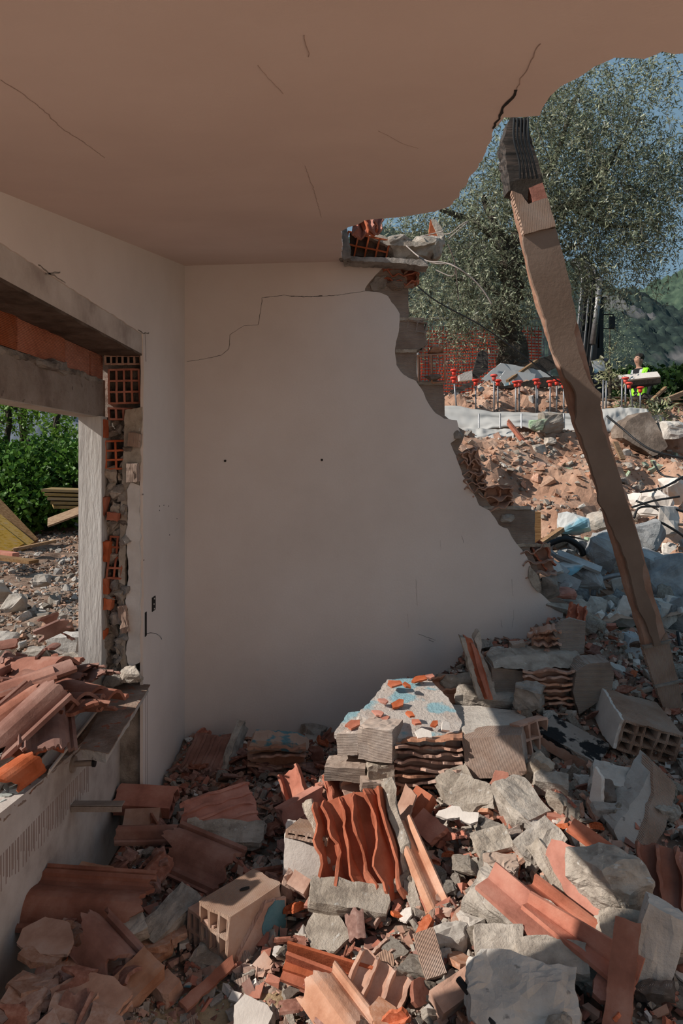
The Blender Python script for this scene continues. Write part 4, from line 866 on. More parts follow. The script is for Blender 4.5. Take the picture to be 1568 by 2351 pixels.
def debris(nm, shp, m, lab, cat, g=None): return solo(nm, shp, m, lab, cat, g)
debris('boulder', facing([(1438,968),(1446,960),(1482,945),(1491,946),(1504,965),(1520,998),(1533,1024),(1528,1032),(1510,1044),(1500,1046),(1452,1018),(1432,1005),(1430,985)], lambda py: 6.75+(1046-py)/100*.15, .30, .03, .012, 5), 'brown_boulder', 'big brown-grey boulder in front of the grey plastic sheet', 'boulder')
debris('boulder', xf(rock(.26,.2,.22,62,20,2,.07,.5), P(1263,972,7.0)), 'stone', 'squarish grey block standing against the white plastic sheet', 'boulder')
debris('boulder', xf(rock(.40,.3,.2,63,20,2,.07), P(1548,990,6.9)), 'concrete', 'pale rough concrete lump at the right edge beside the boulder', 'concrete')
debris('plaster_piece', xf(rock(.22,.1,.13,64,14,2,.07), P(1237,975,6.9)), 'green_paint', 'pale green plaster piece leaning on the white plastic sheet', 'plaster')
debris('tile_piece', xf(rooftile(.18,.30,3,.4,1,.2,.3), P(1178,995,6.85), (50,20,60)), 'orange', 'broken orange roof tile stuck in the earth below the white sheet', 'tile')
debris('roof_tile', facing([(1198,1045),(1222,1042),(1222,1072),(1204,1070)], 6.3, .03, .01, .003, 5), 'dusty', 'small curved pink tile standing upright in the earth bank', 'tile')
debris('board', bar(P(1225,1066,6.2), P(1280,1078,6.1), .10, .04), 'dusty', 'pinkish broken slat lying on the earth bank', 'board')
debris('board', bar(P(1272,1076,6.15), P(1368,1088,6.05), .14, .05), 'green_paint', 'pale green painted board lying beside the leaning strip', 'board')
for k, (a, b) in enumerate([(1424,992),(1482,1066),(1500,1062),(1510,1072),(1495,1080),(1440,1092),(1550,1050)]):
    p = hit(a, b, .02, DH, 4.4, 9); debris('plaster_piece', xf(plate(poly(5,.06,.035,k+500), .02, .01, .004, k), p, (50,10*k,40*k)), 'green_paint', ['pale green plaster piece at the left foot of the brown boulder','small pale green plaster piece, leftmost of those below the boulder','pale green plaster piece, topmost of those below the boulder','pale green plaster piece lying in the wires below the boulder','pale green plaster piece, lowest of those below the boulder','lone pale green plaster chip right of the leaning strip','pale green chip under the sagging cable at the right edge'][k], 'plaster')
debris('lath', bar(P(1412,1015,6.3), P(1430,1055,6.2), .05, .02), 'wood', 'short wooden lath stuck in the earth right of the leaning strip', 'board')
debris('post', bar(P(1231,1175,4.9), P(1232,1262,4.9), .05, .05), 'wood', 'short brown wooden post standing behind the broken wall edge', 'post')
debris('stick', bar(P(1225,1260,4.7), P(1290,1215,4.9), .04, .03), 'wood', 'brown wooden stick lying behind the wall edge', 'board')
debris('concrete_lump', xf(rock(.22,.18,.17,65,22,2,.06,.5), P(1319,1203,5.0)), 'panel', 'roundish white lump with light blue paint on the earth bank', 'concrete')
debris('concrete_lump', xf(rock(.2,.18,.14,66,20,2,.06), P(1375,1196,5.1)), 'stone', 'brown stone lump between the blue-painted lump and the leaning strip', 'stone')
debris('board', bar(P(1345,1238,4.9), P(1400,1245,4.9), .08, .03), 'green_paint', 'small green board under the brown lump', 'board')
for k, (a, b, s, lab) in enumerate([(1240,1000,.10,'in the dirt below the grey block'),(1237,1032,.16,'on the bank top, orange-brown and round'),(1262,1015,.13,'just right of the round orange-brown one'),(1180,1010,.05,'beside the tile stuck in the earth'),(1336,1000,.13,'against the left edge of the leaning strip'),(1436,1040,.12,'below the big boulder'),(1255,1105,.16,'half buried in the steep bank face'),(1440,1070,.10,'on the slope right of the leaning strip'),(1460,1185,.1,'at the foot of the earth slope, right side')]):
    p = hit(a, b, .02, DH, 4.4, 9); debris('stone', xf(rock(s,s*.8,s*.75,70+k,18,2,.06), p), 'stone' if k % 3 else 'dirt', 'pale brown stone '+lab, 'stone', 'stones in the earth bank')
# panels, beams and slabs on the mound
for nm, pts, Y, t, m, lab in [
    ('crumpled_sheet', [(1105,870),(1150,833),(1180,838),(1240,850),(1275,866),(1270,872),(1180,878),(1120,878)], 8.4, .03, 'panel', 'crumpled white panel with blue patch lying on the mound'),
    ('crumpled_sheet', [(1148,866),(1160,850),(1230,858),(1225,872),(1160,886)], 8.2, .03, 'panel', 'smaller white and blue sheet below the crumpled panel'),
    ('dark_slab', [(1126,884),(1160,886),(1250,866),(1290,862),(1310,868),(1312,880),(1260,888),(1200,890),(1150,892)], 8.0, .06, 'darkslab', 'dark roofing slab lying across the mound behind the red caps'),
    ('dark_board', [(1083,862),(1098,810),(1106,802),(1120,812),(1120,850),(1095,868)], 8.6, .05, 'dark_wood', 'charred dark board standing on end on the mound'),
    ('dark_board', [(1020,905),(1090,872),(1092,880),(1060,898),(1024,918)], 8.0, .05, 'dark_wood', 'long dark beam sloping down to the left of the mound'),
    ('grey_box', [(1054,860),(1084,850),(1084,872),(1056,874)], 8.5, .12, 'concrete', 'small grey box-like block left of the charred board'),
    ('dark_beam', [(1165,850),(1272,812),(1276,820),(1276,845),(1240,858),(1200,858)], 8.7, .06, 'darkslab', 'dark rusty beam running up to the right behind the panels'),
    ('white_topped_slab', [(1422,866),(1500,855),(1514,857),(1518,880),(1500,884),(1440,890),(1400,888)], 8.3, .25, 'darkslab', 'dark slab with white upper face resting in front of the man in the vest'),
    ('plank', [(1480,902),(1545,922),(1540,930),(1520,928),(1476,912)], 8.2, .06, 'dark_wood', 'dark plank lying on the debris at the right edge'),
    ('tin_sheet', [(1358,828),(1385,828),(1392,850),(1366,856)], 9.0, .02, 'panel', 'bent pale sheet beside the leaning strip below the man seen from behind')]:
    o = debris(nm, facing(pts, Y, t, .02, .006, len(lab)), m, lab, nm.split('_')[-1])
    if nm == 'white_topped_slab': child('white_face', bar(P(1422,869,8.22), P(1512,860,8.22), .10, .02, .75), 'white', o)
debris('brown_batten', bar(P(1165,875,8.1), P(1232,828,8.5), .04, .03), 'wood', 'brown batten lying diagonally over the white panel', 'board')
debris('stick', bar(P(1490,925,7.8), P(1528,890,8.2), .035, .03), 'wood', 'reddish stick pointing up at the right edge of the mound', 'board')
debris('plank', bar(P(1530,918,7.9), P(1600,890,8.0), .07, .05), 'wood', 'brown plank sloping up out of the right edge', 'board')
for k in range(14):
    x = 1380+k*15+rr.uniform(-8,8); y = 905+rr.uniform(0,42)
    p = hit(x, y, .03, DH, 7.4, 9.5); a = rr.uniform(-.5,.5); d = V((math.cos(a),rr.uniform(-.3,.3),math.sin(a)*.35))*rr.uniform(.12,.3)
    debris('branch', tube([p-d, p+V((0,0,.02)), p+d], [.012,.014,.008], 6), 'wood', 'brown broken branch on the heap right of the leaning strip', 'branch', 'broken branches behind the right-hand rebars')
wire('cable', [(1393,955,6.2),(1430,985,6.1),(1460,1010,6.0),(1500,1035,5.9),(1568,1052,5.8),(1620,1060,5.8)], .010, 'black', 'dark cable sagging over the slope right of the leaning strip')
wire('cable', [(940,640,6.5),(1000,690,6.5),(1100,745,6.5),(1180,800,6.5),(1260,860,6.5),(1290,880,6.5)], .006, 'black', 'thin taut cable running down in front of the netting')
wire('conduit', [(1362,1368,4.6),(1366,1345,4.6),(1380,1330,4.6),(1405,1322,4.6),(1440,1318,4.6)], .018, 'steel', 'grey bent conduit rising from the rubble beside the leaning strip', 'pipe')
wire('hose', [(1240,1262,4.7),(1270,1245,4.7),(1300,1238,4.7),(1330,1255,4.7),(1340,1275,4.7)], .022, 'black', 'black hose arching behind the broken wall edge', 'pipe')
wire('rebar_wire', [(1290,1230,4.9),(1330,1236,4.9),(1370,1250,4.8),(1400,1256,4.8)], .006, 'black', 'dark bent wire left of the leaning strip')
for k, pts in enumerate([[(1450,1165,5.2),(1500,1150,5.2),(1560,1140,5.2)],[(1455,1190,5.1),(1470,1165,5.1),(1530,1165,5.1),(1570,1175,5.1)],[(1460,1215,5.0),(1500,1195,5.0),(1545,1215,5.0),(1580,1240,5.0)],[(1460,1150,5.3),(1510,1170,5.2),(1540,1200,5.1),(1580,1205,5.0)],[(1470,1130,5.3),(1520,1120,5.4),(1568,1095,5.5)],[(1545,1480,4.0),(1548,1520,3.9),(1543,1570,3.9)],[(1555,1450,4.0),(1565,1520,3.9),(1562,1600,3.9)],[(1500,1060,6.0),(1520,1090,5.8),(1568,1100,5.7)]]):
    wire('bent_rebar', pts, .009, 'black', ['long dark rebar bent over the grey blocks at the right edge, topmost','dark rebar looped left round a grey block','rebar hooked over the grey blocks, lowest of the tangle','thin crossing rebar in the tangle at the right','short straight rebar pointing up right out of the tangle','thin wire hanging beside the foot of the leaning strip','wire hanging at the very right edge beside the strip foot','thin twig-like wire on the earth slope at right'][k], 'rebar')
# grey concrete rubble beyond the broken wall
heroes_g = [(1540,1345,4.6,.36,.30,.34,'greychunk','huge grey concrete block at the right edge behind the leaning strip'),(1385,1262,4.7,.24,.2,.20,'greychunk','smooth grey block left of the leaning strip, under the bent wire'),(1505,1160,5.4,.20,.18,.20,'white','white angular block at the top of the grey heap, leftmost'),(1545,1130,5.6,.22,.2,.16,'white','white block at the top right of the grey heap'),
    (1465,1150,5.5,.14,.14,.14,'white','small white block touching the leaning strip'),(1485,1235,4.9,.26,.2,.2,'greychunk','rough grey block under the rebar tangle'),(1535,1195,5.1,.16,.14,.22,'white','tall white block wrapped by bent rebar'),(1355,1325,4.5,.17,.12,.13,'greychunk','rough grey lump above the conduit'),(1490,1290,4.7,.2,.2,.15,'greychunk','grey lump between the huge block and the leaning strip'),
    (1515,1420,4.3,.17,.12,.2,'concrete','pale block below the huge grey block'),(1555,1410,4.3,.16,.16,.2,'greychunk','dark grey block at the right edge under the huge block'),(1545,1500,4.1,.15,.14,.13,'concrete','grey block right of the strip foot, middle height'),(1545,1590,3.9,.14,.14,.16,'white','whitish block right of the strip foot, lowest'),(1315,1300,4.5,.14,.12,.05,'panel','pale bluish flat piece left of the conduit'),
    (1270,1300,4.4,.18,.08,.05,'concrete','long grey splinter behind the wall edge'),(1390,1560,3.7,.15,.12,.18,'concrete','grey lump standing behind the tall white brick block'),(1300,1345,4.4,.14,.1,.05,'greychunk','small flat grey piece at the foot of the broken wall edge')]
for k, (a, b, Y, sx_, sy_, sz_, m, lab) in enumerate(heroes_g):
    debris('concrete_block', xf(rock(sx_*1.15,sy_,sz_*1.15,90+k,18,2,.07,.4), P(a,b,Y), (k*37%40-20,k*53%50-25,k*71%360)), m, lab, 'concrete')
debris('grey_slab', facing([(1448,1465),(1472,1462),(1480,1500),(1450,1585),(1425,1590),(1415,1560),(1425,1510)], lambda py: 3.9-(py-1460)/130*.15, .14, .015, .005, 44), 'greychunk', 'grey concrete slab standing on edge left of the strip foot', 'concrete')
for k, (a, b, c, d) in enumerate([(1260,1265,1345,1325),(1280,1270,1380,1310),(1250,1285,1300,1320),(1235,1300,1330,1345)]):
    debris('grey_splinter', bar(P(a,b,4.6-.05*k), P(c,d,4.5-.05*k), .07, .02, .4*k), 'greychunk', ['upper long grey splinter behind the wall edge','grey splinter lying crosswise over the others','short grey splinter nearest the wall edge','lowest long grey splinter above the wall foot'][k], 'concrete')
GX = [rock(1,.8,.7,200+k,14,1,.09,.4) for k in range(7)]
GM = [recalc(mesh('concrete_lump', *g, ('greychunk','concrete','white','mortar','greychunk','stone','dusty')[i])) for i, g in enumerate(GX)]
def scatter(n, meshes, name, f, xr, yr, sr, cat, lab, grp, seed, sink=.25, flat=25, ok=None, zs=(1,1)):
    r = random.Random(seed); k = 0; t = 0
    while k < n and t < n*60:
        t += 1; x = r.uniform(*xr); y = r.uniform(*yr)
        if ok and not ok(x, y): continue
        s = r.uniform(*sr)**1; s = sr[0]+(sr[1]-sr[0])*r.random()**1.8
        l, g, m = lab(x, y, r) if callable(lab) else (lab, grp, None)
        me = m if m is not None else meshes[r.randrange(len(meshes))]
        o = bpy.data.objects.new(name, me); col.objects.link(o); o.location = (x, y, f(x, y)+s*.5*(.5-sink)*zs[0]+zs[1]*0)
        o.rotation_euler = (math.radians(r.gauss(0,flat)), math.radians(r.gauss(0,flat)), r.uniform(0,6.28)); o.scale = (s,s,s)
        tag(o, l, cat, g); k += 1
seen = lambda x, y: 0 < CX+F*x/y < 1590
scatter(150, GM[:5], 'concrete_lump', DH, (1.2,3.6), (4.2,5.3), (.05,.20), 'concrete', 'grey concrete lump in the heap behind the leaning strip', 'grey concrete lumps behind the leaning strip', 3, .2, 60, lambda x, y: seen(x, y) and CX+F*x/y > 1255)
scatter(70, [GM[5],GM[6],GM[3]], 'stone', DH, (.9,4.2), (5.2,7.4), (.03,.11), 'stone', 'small stone or clod lying on the brown earth bank', 'small stones on the earth bank', 4, .2, 60, seen)
scatter(60, [GM[5],GM[6],GM[1]], 'stone', DH, (1.1,4.2), (7.8,8.7), (.04,.13), 'stone', 'stone on the mound behind the rebars', 'stones on the mound', 5, .2, 60, seen)

# ------------------------------------------------------------ outside, left: planks, stones, fallen roof tiles
def YH(x, y): return YARD(x, y)
for k, (a, b, m) in enumerate([((-70,1150,8.2),(60,1258,8.0),'yellow_wood'),((-70,1175,8.1),(36,1262,7.9),'yellow_wood'),((-70,1200,8.0),(15,1265,7.9),'yellow_wood'),((-40,1135,8.3),(68,1250,8.1),'wood'),((-70,1225,8.0),(-5,1268,7.9),'yellow_wood')]):
    debris('formwork_plank', bar(P(*a), P(*b), .22, .05, .5), m, ['wide yellow formwork plank leaning left of the hedge, second in the stack','yellow formwork plank leaning in the stack, third from the top','yellow plank low in the leaning stack','grey-brown plank on top of the leaning stack','lowest yellow plank of the leaning stack, at the left edge'][k], 'plank', 'planks leaning at the left edge')
for k in range(5): debris('stacked_board', xf(box(-.45,.45,-.3,.3,-.016,.016), P(196+k*4,1126+k*9,8.6), (0,2,12+k*3)), 'yellow_wood', ['topmost','second','third','fourth','lowest'][k]+' yellow panel of the small stack behind the concrete column', 'panel', 'yellow panels stacked behind the concrete column')
debris('plank', bar(P(30,1262,7.4), P(128,1242,7.6), .07, .03), 'wood', 'thin pale plank lying in front of the leaning stack', 'plank')
debris('plank', bar(P(-20,1268,7.0), P(36,1275,6.9), .09, .05), 'orange', 'short reddish plank at the left edge of the yard', 'plank')
debris('plank', bar(P(-20,1278,6.8), P(78,1290,6.6), .12, .03), 'wood', 'reddish-brown plank lying flat below the short red one', 'plank')
debris('board', bar(P(110,1200,7.8), P(190,1170,7.9), .25, .02, .3), 'wood', 'brown board propped on the earth beside the column', 'board')
debris('rusty_bar', bar(P(14,1362,5.3), P(66,1396,5.1), .04, .02), 'dark_wood', 'dark rusty bar lying among the stones at left', 'bar')
for k, (a, b, Y, s, lab, m) in enumerate([(-8,1358,5.2,.22,'round tan stone cut by the left edge','stone'),(150,1480,4.2,.20,'rough speckled concrete lump left of the column foot','concrete'),(118,1462,4.3,.10,'small orange-tan stone above the speckled lump','stone'),(90,1508,4.1,.17,'angular brown stone left of the speckled lump','stone'),(160,1525,4.0,.18,'rough brown lump at the column foot','mortar'),(-10,1490,3.9,.24,'tall pale stone cut by the left edge above the tiles','stone'),(30,1528,3.95,.12,'grey stone just above the roof tiles, left','stone'),(62,1530,3.95,.09,'dark grey stone just above the roof tiles','mortar'),(110,1540,3.9,.16,'pale flat stone behind the roof tiles','stone'),(98,1333,5.6,.14,'rounded pale stone in the middle of the yard','stone'),(130,1455,4.4,.09,'small brown stone beside the speckled lump','stone'),(145,1440,4.5,.14,'brown earthy stone near the column','dirt'),(30,1385,5.0,.18,'pale stone beside the rusty bar','stone'),(172,1547,3.6,.06,'small rough grey stone at the very foot of the column','mortar')]):
    debris('stone', xf(rock(s,s*.85,s*.75,120+k,20,2,.06,.7), P(a,b,Y)), m, lab, 'stone')
scatter(150, [GM[5],GM[1],GM[3],GM[5]], 'stone', YH, (-5.2,-1.3), (4.0,8.4), (.025,.10), 'stone', 'small stone on the bare ground of the yard', 'small stones in the yard', 6, .1, 50, lambda x, y: -10 < CX+F*x/y < 190)
# roof tiles slid down outside the window
ledge = solo('tile_bed', xf(chunk(.75,1.25,.22,3,10,.03), (-1.62,2.72,.47)), 'bed', 'low heap of dust and mortar carrying the roof tiles outside the window', 'rubble', kind='stuff')
TV = [recalc(mesh('roof_tile', *rooftile(.23,.36,s,0,1,a,b), 'tile')) for s, a, b in ((1,0,.0),(2,.0,.3),(3,.3,.1),(4,.5,.3))]
for m_ in TV: 
    for p_ in m_.polygons: p_.use_smooth = False
tl = [(40,1595,2.55,(12,-18,-60),0,1.1,'broad pinkish tile lying on top of the others, second from the left edge'),(-5,1610,2.5,(12,-14,-64),0,1.1,'tile cut by the left edge beside the broad pinkish one'),(60,1548,2.95,(-8,-4,62),1,1.15,'wavy-edged tile at the top of the pile'),(125,1590,2.75,(4,12,70),0,1.05,'dark ribbed tile lying crosswise in the middle of the pile'),(165,1605,2.75,(2,10,74),0,1.0,'ribbed tile end pointing at the concrete column'),(110,1630,2.6,(-10,0,60),1,1.,'wavy broken tile below the crosswise ribbed ones'),(150,1640,2.55,(-8,14,60),3,1.,'lowest right curved tile of the pile'),(30,1665,2.3,(30,10,-30),2,.95,'standing broken tile with ribs at the lower left of the pile'),(10,1650,2.35,(20,0,-35),3,1.,'tile fragment at the lower left edge of the pile'),(105,1680,2.35,(14,24,30),2,.85,'dark pointed tile fragment sliding off the pile'),(165,1555,3.0,(-14,0,60),3,.8,'small arched tile at the foot of the concrete column'),(210,1560,2.98,(-10,0,50),3,.7,'light orange tile shard right at the column foot'),(120,1565,2.95,(0,8,66),2,.9,'grey-pink tile end behind the ribbed ones'),(75,1600,2.75,(0,10,68),0,1.,'dark tile in the shadow between the broad and ribbed tiles'),(55,1635,2.5,(-6,4,64),1,1.,'brown tile under the broad pinkish one')]
for k, (a, b, Y, rt, vi, s, lab) in enumerate(tl):
    o = bpy.data.objects.new('roof_tile', TV[vi]); col.objects.link(o); o.location = P(a,b,Y); o.rotation_euler = [math.radians(q) for q in rt]; o.scale = (s,s,s)
    tag(o, lab, 'roof tile', 'roof tiles slid down outside the window')
TS = [recalc(mesh('tile_shard', *rooftile(.23,.16,10+s,u0,u1,.4,.4,nu=18), 'tile')) for s,(u0,u1) in enumerate([(0,.4),(.3,.75),(.6,1),(.1,.5),(.45,.9),(0,.25)])]
scatter(60, TS, 'tile_shard', lambda x,y: .56+.09*nz(x*5,y*5)+max(0,(y-2.2))*.1, (-1.85,-1.24), (2.2,3.25), (.5,1.0), 'tile shard', 'small brown roof tile shard in the pile outside the window', 'roof tile shards outside the window', 8, .2, 22)
debris('tile_shard', xf(rooftile(.2,.14,3,.3,.9,.3,.3,nu=18), P(34,1790,2.12), (10,10,-20)), 'orange', 'curved orange tile shard lying on the parapet at the left edge', 'tile shard')
debris('tile_shard', xf(rooftile(.2,.16,5,.3,.9,.4,.3,nu=18), P(82,1735,2.3), (4,0,60)), 'orange', 'flat red tile shard lying on the parapet below the tile pile', 'tile shard')
debris('pole', tube([P(-30,1780,2.2),P(70,1700,2.6)], .03, 10), 'concrete', 'pale round pole lying across the parapet at the left', 'pole')
gb = []
for k in range(60):
    p = V((rr.uniform(-1.19,-1.03), rr.uniform(1.95,2.35), .0)); q = poly(5, .022, .014, k); gb.append(xf(plate(q, .003, .02, .001, k, 0), (p.x,p.y,.605-.11*min(1,(p.y-1.3)/1.4)**.8+.012+rr.random()*.01), (rr.uniform(-20,20),rr.uniform(-20,20),rr.uniform(0,360))))
for k, s in enumerate(gb): solo('glass_shard', s, 'glassbits', 'small pale green glass shard on the parapet at the left edge', 'glass', 'glass shards on the parapet')
# pipe stub and channel sticking out of the recessed wall
ps = P(262,1752,2.62); pp = solo('pipe_stub', tube([(-1.012,ps.y,ps.z-.004),(-.955,ps.y-.0,ps.z),(-.93,ps.y,ps.z)], .011, 14), 'pipe', 'short pipe stub with a round flange sticking out of the wall under the sill', 'pipe')
child('flange', tube([(-1.012,ps.y,ps.z-.004),(-1.003,ps.y,ps.z-.004)], .030, 20), 'pipe', pp); child('collar', tube([(-.935,ps.y,ps.z),(-.925,ps.y,ps.z)], .014, 14), 'black', pp)
cp_ = P(165,1845,2.62); solo('metal_channel', join(box(-1.01,-.82,cp_.y-.02,cp_.y+.02,cp_.z-.002,cp_.z+.002), box(-1.01,-.82,cp_.y-.02,cp_.y-.017,cp_.z-.022,cp_.z)), 'pipe', 'thin metal channel sticking out of the recessed wall above the rubble', 'channel')

# ------------------------------------------------------------ the rubble inside: the pieces one can tell apart
def T(px, py, z): return P(px, py, (EYE-z)*F/(py-CY))
def orient(n, u):
    z = V(n).normalized(); u = V(u); y = (u-z*u.dot(z)).normalized(); x = y.cross(z)
    return Matrix(((x.x,y.x,z.x),(x.y,y.y,z.y),(x.z,y.z,z.z)))
def piece(nm, shape, px, py, up, n, u, m, lab, cat, Y=None, parent=None, g=None):
    c = hit(px, py, up) if Y is None else P(px, py, Y); R = orient(n, u).to_4x4(); R.translation = c
    if parent:
        o = child(nm, ([R@V(v) for v in shape[0]], shape[1]), m, parent)
        if lab: o['label'] = lab
        return o
    o = ob(nm, recalc(mesh(nm, shape[0], shape[1], m))); o.matrix_basis = R; return tag(o, lab, cat, g)
def brick(nm, lab, A, B, C, Dd, nx, nk, m='ribbed', seed=1, j0=.03, j1=.03, faces=(), t=.010, wide=None, parent=None, cat='brick', drop=()):
    mt, W, Hh, L = fr4(A, B, C, Dd); s = hollow(W, Hh, L, nx, nk, seed, j0, j1, t, wide, drop) if nx*nk > 1 else chunk(W, L, Hh, seed, 6, .022, 0, .12)
    if parent is None:
        r = empty(nm); r.matrix_basis = mt; tag(r, lab, cat); q = Matrix()
    else: r = parent; q = r.matrix_basis.inverted()@mt
    o = ob('hollow_body' if parent is None else nm, recalc(mesh(nm, s[0], s[1], m)), r); o.matrix_basis = q.copy()
    for fc, out, mm, th in faces:
        sx_ = {'T': (W, L), 'U': (W, L), 'R': (L, Hh), 'L': (L, Hh), 'B': (W, Hh)}[fc]
        pp = plate([((a-.5)*sx_[0], (b-.5)*sx_[1]) for a, b in out], th, .010, .005, seed+len(out))
        mp = {'T': lambda v: V((v.x, v.y, Hh/2+v.z+th*.4)), 'U': lambda v: V((v.x, v.y, -Hh/2+v.z-th*.4)), 'R': lambda v: V((W/2+v.z+th*.4, v.x, v.y)), 'L': lambda v: V((-W/2-v.z-th*.4, v.x, v.y)), 'B': lambda v: V((v.x, -L/2+v.z, v.y))}[fc]
        c = ob('plaster' if mm in ('white','blue_wall','wall') else 'mortar', recalc(mesh('plaster', [mp(v) for v in pp[0]], pp[1], mm)), r); c.matrix_basis = q.copy()
    return r
SQ = [(0,0),(1,0),(1,1),(0,1)]
# A: blue-painted block
rA = brick('hollow_brick', 'big pinkish hollow brick block with blue paint on its side, left of the sunlit patch', T(456,2070,.195), T(527,2107,.195), T(470,2200,.0), T(585,1992,.195), 3, 3, 'ribbed', 3, .02, .04,
      [('R', [(.05,.0),(.14,.35),(.42,.66),(.62,.9),(1.0,.78),(1.02,.2),(.7,.0)], 'dusty', .016), ('R', [(.62,.30),(.55,.55),(.66,.80),(.80,.84),(.97,.76),(.99,.30),(.84,.12)], 'blue_paint', .019)], .010)
brick('lower_brick', None, T(429,2085,.14), T(500,2120,.14), T(432,2170,.0), T(540,2020,.14), 4, 2, 'dusty', 8, .01, .04, parent=rA)
child('mortar', xf(rock(.16,.12,.06,3,20,2,.08,.5), T(490,2205,.03), (0,0,-30)), 'mortar', rA)
child('side_mortar', xf(rock(.06,.07,.14,4,20,2,.08,.5), T(655,2045,.12), (0,0,0)), 'dusty', rA)
child('hole', xf(plate(poly(7,.022,.009,2), .003), T(562,2040,.199), (0,0,30)), 'blackgap', rA)
# B: fan of torn webs with its plastered block
rB = empty('torn_brick_block', hit(830,2000,.05)); tag(rB, 'orange torn hollow brick with fan-like webs, mortar rim and white plastered side, in the sun', 'brick')
nB, uB = (-.12,-.72,.68), (-.22,.5,.8)
piece('torn_webs', comb(.26,.36,6,.075,5,.009,.016,.55,.026,-.35), 830,1950,.05, nB, uB, 'orange', None, None, 2.42, rB)
piece('mortar_rim', chunk(.035,.44,.10,5,9,.06), 925,1950,.05, nB, (-.20,.5,.8), 'mortar', None, None, 2.42, rB)
piece('mortar_rim', chunk(.26,.04,.08,6,9,.06), 862,2062,.05, nB, (-.42,.5,.8), 'mortar', None, None, 2.33, rB)
piece('mortar_rim', chunk(.035,.34,.06,7,9,.07), 752,1955,.05, nB, (-.42,.5,.8), 'mortar', None, None, 2.45, rB)
piece('upper_webs', comb(.16,.10,3,.05,9,.009,.016,.5,.02), 842,1855,.05, nB, uB, 'orange', None, None, 2.6, rB)
child('plaster_face', facing([(653,1922),(700,1934),(735,1952),(762,1958),(780,1985),(792,2010),(790,2036),(720,2026),(650,2010)], lambda py: 2.42+(2036-py)/120*.05, .13, .010, .004, 3), 'white', rB)
brick('ribbed_top', None, P(656,1905,2.47), P(752,1925,2.43), P(655,1925,2.46), P(690,1877,2.62), 4, 1, 'ribbed', 6, .01, .03, parent=rB)
# C: the large chunk with the light edge running over it
rC = empty('wall_chunk', hit(960,1790,.05)); tag(rC, 'largest wall chunk, pale top with light blue paint and orange shards, crossed by shadow edge', 'wall chunk')
def topslab(pts, t, m, seed, nm='mortar_top'):
    v3 = [p for p in pts]; out = plate([(p.x, p.y) for p in v3], t, .012, .006, seed)
    # plane through the corner points
    A_ = np.array([[p.x, p.y, 1] for p in v3]); zz = np.array([p.z for p in v3]); co = np.linalg.lstsq(A_, zz, rcond=None)[0]
    return child(nm, ([V((v.x, v.y, co[0]*v.x+co[1]*v.y+co[2]+v.z-t/2+.004*fr(v.x,v.y,0,30,seed))) for v in out[0]], out[1]), m, rC)
def PY(px, py, Y): return P(px, py, Y)
topslab([PY(888,1550,3.42),PY(985,1548,3.5),PY(1000,1580,3.4),PY(1030,1618,3.3),PY(1060,1650,3.1),PY(1050,1690,3.0),PY(1020,1700,2.95),PY(910,1690,2.95),PY(860,1660,3.05),PY(820,1650,3.1),PY(850,1615,3.22),PY(868,1580,3.3)], .04, 'blue_top', 3)
topslab([PY(800,1640,3.2),PY(850,1630,3.2),PY(905,1655,3.05),PY(905,1690,2.96),PY(820,1685,2.98),PY(768,1678,3.0)], .03, 'blue_top', 13)
topslab([PY(1010,1612,3.38),PY(1100,1625,3.35),PY(1190,1630,3.3),PY(1208,1640,3.25),PY(1200,1665,3.12),PY(1165,1690,3.0),PY(1140,1685,2.99),PY(1070,1690,2.97),PY(1055,1660,3.1),PY(1025,1640,3.25)], .035, 'concrete', 5)
brick('left_brick', None, PY(770,1684,2.98), PY(822,1684,2.95), PY(768,1738,2.96), PY(800,1650,3.2), 1, 1, 'ribbed_z', 7, .0, .03, parent=rC)
brick('left_brick', None, PY(820,1670,2.93), PY(905,1672,2.91), PY(822,1745,2.91), PY(850,1645,3.1), 1, 1, 'ribbed_z', 8, .0, .03, parent=rC)
brick('right_brick', None, PY(1060,1695,2.92), PY(1200,1672,2.98), PY(1075,1790,2.88), PY(1075,1670,3.12), 1, 1, 'ribbed', 9, .0, .03, parent=rC)
brick('brick_end', None, PY(1196,1665,3.0), PY(1222,1640,3.18), PY(1190,1785,2.98), PY(1170,1660,3.05), 3, 3, 'dusty', 12, .02, .0, parent=rC)
brick('brick_end', None, PY(1052,1688,3.0), PY(1063,1692,2.93), PY(1058,1775,2.98), PY(1080,1690,3.02), 1, 4, 'dusty', 13, .02, .0, parent=rC)
def layers(x0, y0, x1, y1, Y, n, m, seed, par, dpt=.14):
    for i in range(n):
        k = i/(n-1); a = y0+(y1-y0)*k
        def f(u, v, i=i, a=a):
            Yy = Y+dpt*v+.045*fr(u*3,i*1.3,0,1,seed,3)*(1-v)
            return P(x0+(x1-x0)*u, a+9*nz(u*2.5,i*.9,0,1,seed)+11*(u-.5)*0-v*14+6*nz(u*7,i,2,1,seed), Yy)
        child('brick_web', sheet(f, 22, 4, .010), m, par)
    child('web_core', facing([(x0+4,y0),(x1-4,y0),(x1-3,y1),(x0+6,y1)], Y+.06, .09, .03, .004, seed), m, par)
layers(907,1700,1062,1800,2.90,7,'dusty',5,rC)
child('under_brick', xf(chunk(.17,.12,.06,4,5,.03), PY(795,1765,2.98), (0,0,-6)), 'ribbed_z', rC); child('under_brick', xf(chunk(.11,.10,.07,5,5,.05), PY(872,1765,2.93), (0,0,5)), 'mortar', rC)
child('under_brick', xf(chunk(.14,.1,.05,6,5,.03), PY(865,1800,2.9), (0,4,5)), 'ribbed_z', rC)
